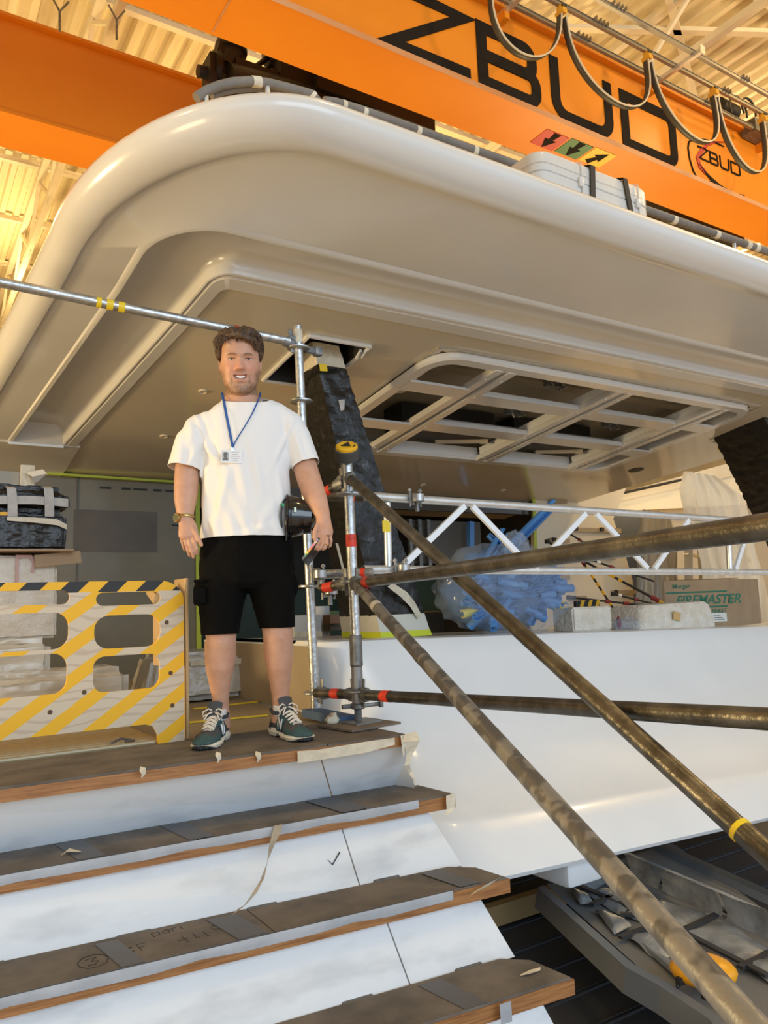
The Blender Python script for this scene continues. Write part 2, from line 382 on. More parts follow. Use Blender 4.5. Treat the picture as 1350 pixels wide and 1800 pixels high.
mb = MB(); mb.box((8, 12.23, 8.02), (34, .96, .05)); P(mb, 'bottom_flange', orange, gi2)
mb = MB(); mb.box((8, 12.23, 9.57), (34, 1.0, .05)); P(mb, 'top_flange', orange, gi2)
# hoist trolley between the girders
ho = thing('hoist_trolley', (4.5, 9.9, 8), 'black hoist trolley with motors hanging between the orange crane girders', 'hoist')
def hp(px, py, y=9.9): return aty(px, py, y)
a = hp(360, 150); b = hp(700, 250)
mb = MB(); c0 = hp(450, 150)
mb.tube([hp(395, 165), hp(640, 225)], .42, 20); P(mb, 'rope_drum', blackm, ho)
mb = MB(); mb.tube([hp(398, 125), hp(408, 88)], .2, 16); mb.lathe(hp(406, 96), (0, 0, 1), [(.2, 0), (.24, .02), (.24, .1), (.16, .3)], 16); P(mb, 'hoist_motor', blackm, ho)
mb = MB(); mb.box(hp(386, 112), (.22, .3, .5), Matrix.Rotation(.25, 3, 'Y')); mb.box(hp(368, 135), (.10, .35, .55)); mb.lathe(hp(372, 120), (1, 0, 0), [(.26, 0), (.26, .08)], 20); P(mb, 'end_plate', blackm, ho)
mb = MB(); mb.tube([hp(348, 125), hp(372, 130)], .09, 12); P(mb, 'shaft', blackm, ho)
mb = MB(); mb.box(hp(535, 150), (1.1, .6, .5)); mb.box(hp(640, 190), (2.2, .9, .6)); mb.box(hp(470, 160), (1.2, .5, .35)); P(mb, 'gearbox', blackm, ho)
mb = MB(); mb.tube([hp(480, 95), hp(425, 135)], .04, 8); mb.tube([hp(500, 100), hp(440, 140)], .025, 8); P(mb, 'tie_rod', blackm, ho)
mb = MB()
for q in range(4): mb.tube([hp(484+q*4, 88), hp(486+q*4, 108)], [.22, .22], 14)
P(mb, 'cable_sheave', steel_d, ho)
mb = MB(); mb.box(hp(1210, 385, 9.6), (2.6, .9, .9)); P(mb, 'trolley_frame', blackm, ho)
for q in (8.86, 11.66):
    mb = MB(); mb.beam((5.2, q, 9.55), (6.8, q, 9.55), .1, .2); P(mb, 'wheel_rail', blackm, ho)
mb = MB(); mb.beam((5.3, 8.85, 9.4), (5.3, 11.65, 9.4), .2, .3); mb.beam((5.8, 8.85, 9.4), (5.8, 11.65, 9.4), .2, .3); mb.box((5.9, 10, 9.1), (1.4, .3, .6)); P(mb, 'cross_member', blackm, ho)
# festoon cable system
fz = 9.42
rt = thing('festoon_rails', (10, 7.3, fz), 'steel festoon rails with brackets running beside the lettered orange girder', 'rail')
frm = mat('dull_rail_steel', (.30, .28, .24), .4, .6)
for yy in (7.66, 7.30, 6.94):
    mb = MB(); mb.beam((2, yy, fz), (18, yy, fz), .055, .055); mb.beam((2, yy, fz+.03), (18, yy, fz+.03), .075, .01); P(mb, 'rail', frm, rt)
    mb = MB()
    for cx_ in (8.9, 9.0, 9.08, 9.16, 12.2, 12.28, 12.36, 15.1, 15.2): mb.box((cx_, yy-.02, fz+.04), (.015, .12, .07))
    o = P(mb, 'rail_clips', frm, rt)
for bx in (7.5, 10.87, 14.24):
    mb = MB(); mb.beam((bx, 7.95, fz-.05), (bx, 6.78, fz-.05), .07, .07); mb.box((bx, 6.78, fz-.04), (.12, .03, .14)); P(mb, 'bracket_arm', alu, rt)
    mb = MB(); mb.box((bx, 7.84, fz-.12), (.1, .22, .14)); P(mb, 'bracket_foot', orange, rt)
cab = mat('flat_black_cable', (.05, .045, .035), .5); cab2 = mat('pale_cable_edge', (.62, .55, .42), .5)
cz_ = fz-.1
trx = [aty(p[0], p[1], 7.3).x for p in [(855, -60), (986, 18), (1137, 98), (1254, 163), (1341, 214)]]
low = [aty(p[0], p[1], 7.3).z for p in [(915, 98), (1085, 184), (1225, 248), (1320, 302)]]
lbx = [aty(p[0], p[1], 7.3).x for p in [(915, 98), (1085, 184), (1225, 248), (1320, 302)]]
nm = ['nearest the ceiling glare, first on the left', 'second from the left, hanging over the U', 'third from the left, hanging over the D', 'last on the right, hanging over the round emblem']
for i in range(4):
    a, b = trx[i], trx[i+1]; pts = []
    for k in range(25):
        t = k/24; s_ = (1-(2*t-1)**4)**.8
        x_ = a+.05+(b-a-.1)*(.5-.5*math.cos(math.pi*t))*1.0 + (0)
        x_ = x_+(lbx[i]-(a+b)/2)*math.sin(math.pi*t)
        zz = cz_-.10-(cz_-.1-low[i])*(math.sin(math.pi*t)**.75)
        pts.append((x_, 7.3, zz))
    t_ = thing('festoon_cable', (a, 7.3, cz_-.1), 'drooping flat festoon cable loop '+nm[i], 'cable', 'festoon cable loops under the rails')
    mb = MB(); mb.tube(pts, [(.05, .018)]*25, 8, up=(0, 0, 1)); P(mb, 'flat_cable', cab, t_)
    mb = MB(); mb.tube([(p[0], p[1]-.056, p[2]) for p in pts], .014, 6); P(mb, 'pale_cable', cab2, t_)
for i, x_ in enumerate(trx[1:]):
    t_ = thing('festoon_trolley', (x_, 7.3, cz_), ['yellow festoon trolley nearest the ceiling glare', 'yellow festoon trolley above the U of the lettering', 'yellow festoon trolley above the D of the lettering', 'yellow festoon trolley at the right edge above the emblem'][i], 'cable trolley', 'festoon trolleys on the rail')
    mb = MB(); mb.box((x_, 7.3, cz_+.02), (.10, .10, .13), bev=.02); P(mb, 'trolley_body', mat('trolley_yellow', (.75, .38, .03), .5), t_)
    mb = MB(); mb.lathe((x_, 7.22, cz_-.03), (0, 1, 0), [(.05, 0), (.05, .16)], 14); P(mb, 'cable_saddle', mat('trolley_yellow', (.75, .38, .03)), t_)
    mb = MB(); mb.lathe((x_-.03, 7.24, cz_+.05), (0, -1, 0), [(.022, 0), (.022, .012)], 10); mb.lathe((x_+.03, 7.24, cz_+.05), (0, -1, 0), [(.022, 0), (.022, .012)], 10); P(mb, 'bolt', blackm, t_)
tm = thing('drive_motor', (13.3, 7.75, 9.6), 'dark crane drive motor with looped cables above the round emblem', 'motor')
mb = MB(); mb.tube([(12.9, 7.85, 9.72), (13.4, 7.85, 9.72)], .17, 16); P(mb, 'motor_body', blackm, tm)
mb = MB(); mb.tube([(13.2+.28*math.cos(t), 7.62, 9.62+.26*math.sin(t)) for t in [math.pi*k/10*1.3-.3 for k in range(11)]], .022, 8); mb.tube([(13.35+.22*math.cos(t), 7.5, 9.6+.22*math.sin(t)) for t in [math.pi*k/10*1.3-.3 for k in range(11)]], .022, 8); P(mb, 'hose', blackm, tm)
mb = MB(); mb.box((14.0, 7.75, 9.5), (.6, .3, .25)); P(mb, 'terminal_box', steel_d, tm)

for (px, py) in ((105, 55), (205, 70)):
    t_ = thing('hanging_hook', aty(px, py, 10.9), 'thin forked hook hanging from the hall ceiling, %s one at top left' % ('left' if px < 150 else 'right'), 'hook')
    a_ = aty(px, py, 10.9); b_ = aty(px, py-35, 10.9); mb = MB(); mb.tube([a_, b_], .018, 6); mb.tube([b_, b_+Vector((.12, 0, .2))], .014, 6); mb.tube([b_, b_+Vector((-.12, 0, .2))], .014, 6); P(mb, 'hook_wire', steel_d, t_)
# ================================================================== BOAT ROOF (hardtop)
roof = thing('boat_roof', (5, 2.7, 2.4), 'large glossy white overhanging boat roof with rounded corner and coved underside', 'boat roof')
# each level curve: (left x at y=4, aft y, corner rx, ry, height above the soffit plane)
LV = [(1.47, 3.85, 0.06, 0.06, 0), (1.4, 3.745, 0.1, 0.12, 0), (1.39, 3.735, 0.1, 0.13, 0.012), (1.385, 3.715, 0.11, 0.15, 0.018), (1.375, 3.705, 0.11, 0.15, 0.0), (1.365, 3.695, 0.12, 0.16, 0.004), (1.36, 3.69, 0.13, 0.18, 0.03), (1.355, 3.68, 0.15, 0.2, 0.07), (1.335, 3.65, 0.18, 0.22, 0.11), (1.29, 3.6, 0.22, 0.26, 0.13), (1.02, 3.385, 0.34, 0.34, 0.135), (1.005, 3.375, 0.34, 0.34, 0.12), (1.0, 3.37, 0.34, 0.36, 0.01), (0.99, 3.36, 0.34, 0.36, -0.004), (0.965, 3.33, 0.36, 0.38, -0.002), (0.955, 3.32, 0.36, 0.38, 0.008), (0.745, 2.74, 0.84, 1.22, 0.012), (0.72, 2.71, 0.84, 1.22, 0.012), (0.71, 2.685, 0.84, 1.22, -0.002), (0.69, 2.66, 0.84, 1.22, -0.004), (0.655, 2.62, 0.84, 1.22, 0.004), (0.607, 2.575, 0.88, 1.3, 0.028), (0.587, 2.545, 0.88, 1.3, 0.07), (0.584, 2.54, 0.88, 1.3, 0.105), (0.59, 2.555, 0.88, 1.3, 0.135), (0.615, 2.6, 0.88, 1.3, 0.165), (0.645, 2.65, 0.88, 1.3, 0.19), (0.69, 2.72, 0.88, 1.3, 0.215), (0.745, 2.81, 0.88, 1.3, 0.235), (0.895, 3.02, 0.8, 1.1, 0.26), (1.545, 3.5, 0.88, 1.3, 0.31)]
def level(xl, ya, rx, ry, h, slope=-.085):
    pts = []
    def X(y): return xl + slope*(y-4)*min(1, max(0, (y-3.4)/.8)) if y < 4.2 else xl+slope*(y-4)
    for y in np.linspace(8.4, ya+ry, 14)[:-1]: pts.append((X(y), y))
    for k in range(19):
        a = math.pi*(1-k/18*.5); a2 = k/18*math.pi/2
        y = ya+ry-ry*math.sin(a2); x = X(ya+ry)+rx-rx*math.cos(a2); pts.append((x, y))
    x0 = pts[-1][0]
    for x in np.linspace(x0, 9.4, 12)[1:]: pts.append((x, ya))
    return [Vector((x, y, S(y)+h)) for x, y in pts]
mb = MB(); mb.rings([level(*l) for l in LV], closed=False)
P(mb, 'roof_shell', gel, roof, ang=40, fix=False)
# forward closing of the cove on the left (its end wall)
mb = MB(); mb.add([(.62, 6.62, S(6.62)-.004), (1.28, 6.62, S(6.62)-.004), (1.28, 8.4, S(8.4)-.004), (.62, 8.4, S(8.4)-.004)], [(0, 1, 2, 3)])
mb.add([(.62, 6.62, S(6.62)-.004), (1.28, 6.62, S(6.62)-.004), (1.28, 6.50, S(6.62)+.15), (.62, 6.50, S(6.62)+.15)], [(0, 1, 2, 3)])
P(mb, 'cove_end_panel', gel, roof, fix=False)
mb = MB(); mb.beam((.74, 6.62, S(6.62)-.01), (1.15, 6.62, S(6.62)-.01), .03, .02); P(mb, 'cove_trim', gelw, roof)
# soffit sheet with the openings left free
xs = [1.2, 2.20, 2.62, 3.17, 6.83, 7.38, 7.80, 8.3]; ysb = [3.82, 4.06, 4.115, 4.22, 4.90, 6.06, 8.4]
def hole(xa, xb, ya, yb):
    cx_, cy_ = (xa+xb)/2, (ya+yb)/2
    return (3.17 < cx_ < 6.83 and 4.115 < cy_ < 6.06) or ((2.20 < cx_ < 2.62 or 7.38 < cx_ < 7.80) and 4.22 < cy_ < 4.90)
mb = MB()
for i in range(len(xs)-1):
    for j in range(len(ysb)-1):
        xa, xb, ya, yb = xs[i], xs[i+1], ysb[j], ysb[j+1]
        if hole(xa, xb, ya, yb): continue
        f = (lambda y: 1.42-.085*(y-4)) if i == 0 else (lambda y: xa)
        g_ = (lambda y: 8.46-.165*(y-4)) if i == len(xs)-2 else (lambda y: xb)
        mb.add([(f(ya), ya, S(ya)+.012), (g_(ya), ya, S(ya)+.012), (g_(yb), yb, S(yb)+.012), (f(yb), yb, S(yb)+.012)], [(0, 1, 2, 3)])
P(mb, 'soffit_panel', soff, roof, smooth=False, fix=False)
# pillar recesses
for x0 in (2.20, 7.38):
    mb = MB(); x1 = x0+.42; ya, yb = 4.22, 4.90
    for (p, q) in (((x0, ya), (x1, ya)), ((x1, ya), (x1, yb)), ((x1, yb), (x0, yb)), ((x0, yb), (x0, ya))):
        mb.add([(p[0], p[1], S(p[1])), (q[0], q[1], S(q[1])), (q[0], q[1], S(q[1])+.22), (p[0], p[1], S(p[1])+.22)], [(0, 1, 2, 3)])
    mb.add([(x0, ya, S(ya)+.2), (x1, ya, S(ya)+.2), (x1, yb, S(yb)+.2), (x0, yb, S(yb)+.2)], [(0, 1, 2, 3)])
    P(mb, 'pillar_recess', grout, roof, smooth=False, fix=False)
    mb = MB(); loop = [(x0-.02, ya-.02), (x1+.02, ya-.02), (x1+.02, yb+.02), (x0-.02, yb+.02)]
    for k in range(4): p, q = loop[k], loop[(k+1) % 4]; mb.tube([(p[0], p[1], S(p[1])+.002), (q[0], q[1], S(q[1])+.002)], .016, 8)
    P(mb, 'recess_rim', gel, roof)
# ---- skylight frame
def sbar(mb, x0, y0, x1, y1, w, h, dz=0.):
    mb.beam((x0, y0, S(y0)+dz), (x1, y1, S(y1)+dz), w, h, up=(0, .13, 1))
sky = 'skylight_frame'
mb = MB()
def rrect(x0, y0, x1, y1, r, n=6):
    P_ = []
    for cx_, cy_, a0 in ((x1-r, y1-r, 0), (x0+r, y1-r, 90), (x0+r, y0+r, 180), (x1-r, y0+r, 270)):
        for k in range(n+1): a = math.radians(a0+90*k/n); P_.append((cx_+r*math.cos(a), cy_+r*math.sin(a)))
    return P_
secs = []
for (ins, h) in ((0, .01), (0, -.025), (.012, -.04), (.095, -.04), (.10, -.035), (.10, .05)):
    secs.append([Vector((x, y, S(y)+h)) for x, y in rrect(3.10+ins, 4.07+ins, 6.90-ins, 6.10-ins, .26 if ins < .05 else .16)])
mb.rings(secs, True, False); fr = P(mb, sky, gel, roof)
for bx in (3.79, 5.10, 6.42):
    mb = MB(); sbar(mb, bx-.065, 4.15, bx-.065, 6.02, .075, .05, -.02); sbar(mb, bx+.065, 4.15, bx+.065, 6.02, .075, .05, -.02); sbar(mb, bx, 4.2, bx, 6.0, .07, .03, .0)
    P(mb, 'main_bar', gel, fr)
    mb = MB(); sbar(mb, bx, 4.24, bx, 5.98, .035, .006, -.018); P(mb, 'bar_channel', mat('channel_grey', (.22, .2, .17), .5), fr)
for (x0, x1) in ((3.88, 5.01), (5.19, 6.33)):
    for yc, w in ((4.66, .17), (5.31, .17)):
        mb = MB(); sbar(mb, x0, yc, x1, yc, w, .045, -.018); P(mb, 'cross_bar', gel, fr)
for yc, w in ((4.58, .16), (5.36, .16)):
    mb = MB(); sbar(mb, 3.17, yc, 3.72, yc, w, .02, -.04); P(mb, 'cross_bar', gel, fr)
    mb = MB(); sbar(mb, 6.49, yc, 6.84, yc, w, .02, -.04); P(mb, 'cross_bar', gel, fr)
# inner upstands of the openings (bright vertical faces towards the stern)
mb = MB()
for (x0, x1) in ((3.88, 5.01), (5.19, 6.33)):
    for yc in (5.385, 5.985): mb.box(((x0+x1)/2, yc+.012, S(yc)+.035), (x1-x0, .02, .10))
    for xx in (x0, x1): mb.box((xx, 5.05, S(5.05)+.03), (.02, 1.8, .09), Matrix.Rotation(-.13, 3, 'X'))
P(mb, 'opening_upstand', gelw, fr)
mb = MB()
for bx in (3.79, 5.10, 6.42):
    for yy in (4.3, 4.62, 5.3, 5.9):
        for sx in (-.075, .075): mb.lathe((bx+sx, yy, S(yy)-.044), (0, 0, -1), [(.011, 0), (.009, .004)], 8)
P(mb, 'screw_head', alu_w, fr)
# cavity above the frame
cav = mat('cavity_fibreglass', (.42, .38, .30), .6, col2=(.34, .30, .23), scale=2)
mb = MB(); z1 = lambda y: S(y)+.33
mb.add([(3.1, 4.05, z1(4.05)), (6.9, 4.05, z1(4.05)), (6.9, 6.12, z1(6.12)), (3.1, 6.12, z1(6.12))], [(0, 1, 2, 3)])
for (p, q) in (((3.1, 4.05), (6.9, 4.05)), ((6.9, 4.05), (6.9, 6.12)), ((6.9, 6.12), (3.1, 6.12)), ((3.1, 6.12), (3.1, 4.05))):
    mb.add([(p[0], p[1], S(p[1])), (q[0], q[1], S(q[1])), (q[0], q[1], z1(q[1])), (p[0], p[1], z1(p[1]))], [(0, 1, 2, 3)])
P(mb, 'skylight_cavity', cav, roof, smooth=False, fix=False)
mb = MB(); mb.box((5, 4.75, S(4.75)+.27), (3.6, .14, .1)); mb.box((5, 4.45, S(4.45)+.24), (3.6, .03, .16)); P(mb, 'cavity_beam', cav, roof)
mb = MB(); mb.box((4.4, 5.78, S(5.78)+.2), (1.1, .3, .24)); mb.box((5.75, 5.78, S(5.78)+.2), (1.1, .3, .24)); P(mb, 'dark_duct', grout, roof)
pvc = mat('pvc_pipe', (.66, .60, .48), .45)
for (a, b) in (((4.45, 5.95, .10), (4.92, 5.72, .07)), ((5.78, 5.95, .10), (6.24, 5.72, .07))):
    A = Vector((a[0], a[1], S(a[1])+a[2])); B = Vector((b[0], b[1], S(b[1])+b[2]))
    mb = MB(); mb.tube([A, B], .032, 16); mb.tube([A.lerp(B, .85), B], .040, 16, cap=False); P(mb, 'drain_pipe', pvc, roof)
    mb = MB(); d = (B-A).normalized(); mb.tube([B-d*.01, B+d*.002], .027, 14); P(mb, 'pipe_bore', blackp, roof)
mb = MB(); mb.tube([(3.30, 5.1, S(5)+.16), (3.42, 5.0, S(5)+.14), (3.5, 4.9, S(5)+.2)], .055, 14); P(mb, 'drain_pipe', pvc, roof)
for (xx, yy) in ((4.72, 5.12), (6.0, 5.12), (4.62, 4.5)):
    mb = MB(); mb.box((xx, yy, S(yy)+.14), (.16, .05, .1)); mb.tube([(xx+.05, yy-.03, S(yy)+.15), (xx+.1, yy-.05, S(yy)+.08), (xx+.02, yy-.05, S(yy)+.06)], .012, 8); mb.tube([(xx-.05, yy-.03, S(yy)+.15), (xx-.02, yy-.05, S(yy)+.05)], .014, 8); P(mb, 'cable_bracket', steel_d, roof)
# down-lights
for (px, py) in ((357, 688), (288, 767), (743, 852), (884, 862)):
    q = ats(px, py, .01); mb = MB(); mb.lathe(q, (0, -.13, -1), [(.034, -.002), (.034, .006), (.026, .008), (.024, -.01)], 18); P(mb, 'down_light', mat('lamp_ring', (.72, .62, .46), .3), roof)
q = ats(1118, 826, .01); mb = MB(); mb.lathe(q, (0, -.13, -1), [(.09, -.002), (.09, .005)], 22); P(mb, 'round_hatch', blackr, roof)
# little white clips by the pillar recess
for k in range(2): mb = MB(); a = ats(627+k*9, 628, -.01); b = ats(634+k*9, 616, -.01); mb.tube([a, b], .010, 8); P(mb, 'clip', gelw, roof)
# ---- things on the roof
TZ = lambda y: S(y)+.31
foam_g = mat('pipe_foam_grey', (.16, .145, .13), .7, col2=(.21, .19, .17), scale=8, bump=.3, bscale=30)
pc = thing('padded_pipe', (2.2, 2.95, 2.8), 'long grey foam-padded pipe along the top edge of the boat roof', 'pipe')
YP = 3.45; pts = [aty(572, 184, YP)+Vector((0, 0, -.08)), aty(575, 178, YP), aty(590, 182, YP), aty(640, 197, YP), aty(900, 288, YP), aty(1150, 374, YP), aty(1350, 443, YP), aty(1500, 495, YP)]
for px_ in (760, 1080, 1290): q = aty(px_, 240+(px_-760)*.345, YP); mb = MB(); mb.tube([q, (q.x, q.y, 2.66)], .014, 8); P(mb, 'stanchion', alu, pc)
mb = MB(); mb.tube(pts, .031, 14); P(mb, 'foam_sleeve', foam_g, pc)
for px_ in (600, 636, 730, 830, 1060, 1180, 1255, 1310, 1325):
    for i in range(len(pts)-1): pass
    y_ = np.interp(px_, [575, 590, 640, 900, 1150, 1350, 1500], [178, 182, 199, 288, 375, 443, 495]); q = aty(px_, y_, YP); q2 = aty(px_+7, y_+2.5, YP)
    mb = MB(); mb.tube([q, q2], .0335, 14); P(mb, 'tape_band', masking, pc)
pa = thing('padded_pipe', (1.3, 3.1, 2.8), 'short arched grey foam-padded handrail at the rounded corner of the boat roof', 'pipe')
pts = [aty(x, y, 3.05) for x, y in [(345, 172), (362, 160), (385, 151), (410, 145), (440, 143), (470, 146), (500, 153), (530, 161), (548, 166), (557, 176), (560, 186)]]
mb = MB(); mb.tube(pts, .022, 12); P(mb, 'foam_sleeve', foam_g, pa)
for q in (pts[1], pts[5], pts[-2]): mb = MB(); mb.tube([q, (q.x, q.y, 2.64)], .012, 8); P(mb, 'stanchion', alu, pa)
pts = [aty(x, y, 3.09) for x, y in [(372, 168), (395, 160), (420, 155), (450, 154), (480, 157), (520, 168)]]
mb = MB(); mb.tube(pts, .018, 12); P(mb, 'foam_sleeve', foam_g, pa)
for i in (4, 8): 
    q = [(440, 143), (470, 146)] if i == 4 else [(546, 165), (557, 176)]
    a, b = aty(*q[0], 3.05), aty(*q[1], 3.05); mb = MB(); mb.tube([a.lerp(b, .1), a.lerp(b, .6)], .025, 12); P(mb, 'tape_band', masking, pa)
ca = thing('white_case', (3.6, 3.25, 2.75), 'white plastic case with two black straps on top of the boat roof', 'case')
casem = mat('case_plastic', (.62, .61, .58), .35, coat=.2)
p1 = aty(955, 258, 2.84); p2 = aty(1140, 330, 2.84)
x0, x1 = p1.x-.05, p2.x+.02; zt = 3.03
mb = MB(); secs = []
for z, ins in ((2.66, .0), (2.905, 0), (2.909, .006), (2.914, .006), (2.918, 0), (3.01, .0), (3.035, .012), (3.047, .04)):
    secs.append([Vector((x, y, z)) for x, y in rrect(x0+ins, 2.84+ins, x1-ins, 3.38-ins, .09, 5)])
mb.rings(secs); P(mb, 'case_shell', casem, ca)
mb = MB(); mb.rings([[Vector((x, y, z)) for x, y in rrect(x0-.003, 2.837, x1+.003, 3.383, .09, 5)] for z in (2.96, 2.964)], cap=False); P(mb, 'case_rib', casem, ca)
for px_, l in ((.45, 'a'), (.74, 'b')):
    xx = x0+(x1-x0)*px_; dx = -.03 if l == 'a' else .06
    mb = MB(); mb.add([(xx+dx-.02, 2.828, 2.68), (xx+dx+.02, 2.828, 2.68), (xx+.02, 2.828, 3.04), (xx-.02, 2.828, 3.04), (xx+.02, 2.87, 3.058), (xx-.02, 2.87, 3.058), (xx+.02, 3.37, 3.058), (xx-.02, 3.37, 3.058)], [(0, 1, 2, 3), (3, 2, 4, 5), (5, 4, 6, 7)])
    mb.add([(v[0], v[1]+.006, v[2]-.002) for v in mb.v[:]], [(3, 2, 1, 0), (5, 4, 2, 3), (7, 6, 4, 5)]); P(mb, 'strap', blackr, ca, fix=False)
for q in (.35, .86):
    xx = x0+(x1-x0)*q; mb = MB(); mb.tube([(xx, 2.835, 2.72), (xx, 2.832, 2.9), (xx, 2.832, 3.03), (xx, 2.87, 3.05)], .004, 6); mb.box((xx-.01, 2.834, 2.91), (.035, .02, .06), bev=.006); P(mb, 'latch', casem, ca)
os_ = thing('orange_cloth', (1.8, 3.2, 2.8), 'scrap of orange cloth under the pipe end on the boat roof', 'cloth')
mb = MB(); q = aty(530, 178, 3.12); mb.box(q, (.10, .05, .03), Matrix.Rotation(.2, 3, 'Y'), bev=.01); P(mb, 'scrap', orange, os_)
# ================================================================== COCKPIT
bk = thing('cockpit_bulkhead', (1.9, 7.45, 0), 'bare grey-green boat bulkhead with lime tape edges behind the man', 'bulkhead')
bkm = mat('primed_bulkhead', (.165, .145, .095), .45, col2=(.125, .112, .075), scale=1.6, coat=.1)
bkd = mat('primer_patch', (.085, .072, .06), .5, col2=(.11, .095, .075), scale=3)
mb = MB(); mb.box((1.35, 7.5, .95), (2.38, .1, 2.2)); P(mb, 'panel', bkm, bk)
a = aty(130, 895, 7.44); b = aty(276, 971, 7.44)
mb = MB(); mb.box(((a.x+b.x)/2, 7.448, (a.z+b.z)/2), (b.x-a.x, .006, a.z-b.z)); P(mb, 'primer_patch', bkd, bk)
mb = MB(); a = aty(347, 850, 7.43); b = aty(350, 1143, 7.43); mb.beam(a, b, .045, .01, up=(0, 1, 0)); P(mb, 'lime_tape', lime, bk)
mb = MB(); a = ats(85, 829, .0); b = ats(345, 850, .0); mb.beam((a.x, 7.38, a.z-.012), (b.x, 7.38, b.z-.012), .05, .02); P(mb, 'lime_tape', lime, bk)
mb = MB()
for x0_, x1_ in ((1.62, 1.72), (1.82, 1.9), (1.93, 2.06), (2.12, 2.2), (2.24, 2.42)): mb.box(((x0_+x1_)/2, 7.446, 1.76-.0*(x0_)), (x1_-x0_, .006, .02))
for x0_, x1_ in ((2.3, 2.44),): mb.box(((x0_+x1_)/2, 7.446, 1.42), (x1_-x0_, .006, .014))
P(mb, 'smudge', grout, bk)
mb = MB(); mb.box((1.42, 7.447, .95), (.012, .006, 1.9)); P(mb, 'panel_joint', bkd, bk)
# interior beyond the door opening
rm = thing('saloon_interior', (5, 9.5, 0), 'dark unfinished boat interior beyond the door opening', 'boat interior')
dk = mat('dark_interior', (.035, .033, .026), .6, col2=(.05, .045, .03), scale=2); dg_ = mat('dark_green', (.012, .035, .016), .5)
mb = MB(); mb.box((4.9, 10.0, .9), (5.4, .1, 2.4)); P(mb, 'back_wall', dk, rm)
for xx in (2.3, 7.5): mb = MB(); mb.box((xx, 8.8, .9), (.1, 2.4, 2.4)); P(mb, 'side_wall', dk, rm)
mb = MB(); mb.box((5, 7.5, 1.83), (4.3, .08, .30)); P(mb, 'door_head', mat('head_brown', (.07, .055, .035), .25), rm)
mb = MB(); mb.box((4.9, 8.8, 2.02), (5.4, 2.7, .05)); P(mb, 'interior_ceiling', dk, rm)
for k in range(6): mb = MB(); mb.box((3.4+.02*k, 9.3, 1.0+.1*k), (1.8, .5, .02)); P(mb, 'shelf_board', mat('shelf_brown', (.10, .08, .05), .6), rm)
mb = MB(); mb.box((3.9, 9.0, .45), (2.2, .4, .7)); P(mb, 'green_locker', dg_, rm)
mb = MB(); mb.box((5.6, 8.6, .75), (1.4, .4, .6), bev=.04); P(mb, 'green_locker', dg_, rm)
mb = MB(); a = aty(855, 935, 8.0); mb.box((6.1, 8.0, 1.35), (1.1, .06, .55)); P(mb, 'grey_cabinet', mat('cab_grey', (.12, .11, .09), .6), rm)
for k in range(3): mb = MB(); mb.box((5.45+.14*k, 7.9, 1.25), (.05, .05, .75)); P(mb, 'rack_post', steel_d, rm)
mb = MB(); a = aty(827, 917, 7.8); b = aty(827, 962, 7.8); mb.beam(a, b, .07, .07, up=(0, 1, 0)); P(mb, 'blue_post', mat('pipe_blue', (.10, .30, .68), .45), rm)
# cockpit sole + platform
sole = mat('protected_sole', (.33, .26, .17), .75, col2=(.27, .21, .13), scale=2)
fl = thing('cockpit_deck', (3, 5.5, 0), 'brown covered cockpit deck behind the standing man', 'deck')
mb = MB(); mb.box((.2, 5.4, -.04), (3.44, 3.95, .05)); P(mb, 'deck_board', sole, fl)
for (p, q) in (((322, 1271), (470, 1257)), ((340, 1246), (480, 1230)), ((500, 1290), (555, 1280))):
    a, b = atz(*p, -.01), atz(*q, -.01); mb = MB(); mb.beam(a, b, .03, .006); P(mb, 'yellow_tape', yeltape, fl)
mb = MB(); mb.box((5, 6.3, .0), (5.2, 2.3, .05)); P(mb, 'deck_board', sole, fl)
# right hand joinery wall
jn = thing('white_joinery_wall', (8, 7.4, 1), 'pale cream panel wall with slotted brackets behind the striped rods', 'wall panel')
crm = mat('cream_panel', (.74, .66, .50), .5, col2=(.70, .61, .45), scale=1)
q = [aty(*p, 7.4) for p in [(940, 835), (1110, 835), (1078, 912), (1095, 960), (1112, 1020), (1118, 1120), (935, 1120)]]
mb = MB(); mb.prism([(v.x, v.z) for v in q], (0, 7.4, 0), (1, 0, 0), (0, 0, 1), (0, 1, 0), .05); P(mb, 'cream_panel', crm, jn, smooth=False)
mb = MB(); a, b = aty(937, 845, 7.36), aty(943, 1005, 7.36); mb.beam(a, b, .05, .01, up=(0, 1, 0)); P(mb, 'lime_tape', lime, jn)
slotm = mat('slot_wood', (.40, .30, .18), .6)
for (x, y, w) in ((1004, 931, 46), (1050, 932, 40), (965, 950, 35), (1028, 980, 52), (1075, 1042, 48), (965, 880, 30), (960, 1016, 40), (1000, 1052, 30)):
    a = aty(x, y, 7.38); b = aty(x+w, y, 7.38)
    mb = MB(); mb.box(((a.x+b.x)/2, 7.385, a.z), (b.x-a.x, .05, .06)); P(mb, 'slot_bracket', slotm, jn)
    mb = MB(); mb.box((a.x+.06, 7.35, a.z+.01), (.06, .03, .05)); P(mb, 'bracket_end', grout, jn)
bd = thing('black_gap_plate', (9, 7.6, 1), 'black curved plate for the shaded gap right of the cream panel wall', 'doorway')
q = [aty(*p, 7.8) for p in [(1070, 905), (1130, 900), (1135, 1120), (1112, 1120), (1108, 1030), (1090, 960)]]
mb = MB(); mb.prism([(v.x, v.z) for v in q], (0, 7.8, 0), (1, 0, 0), (0, 0, 1), (0, 1, 0), .05); P(mb, 'opening', blkp, bd, smooth=False)  # solid black plate paints the shade inside the gap
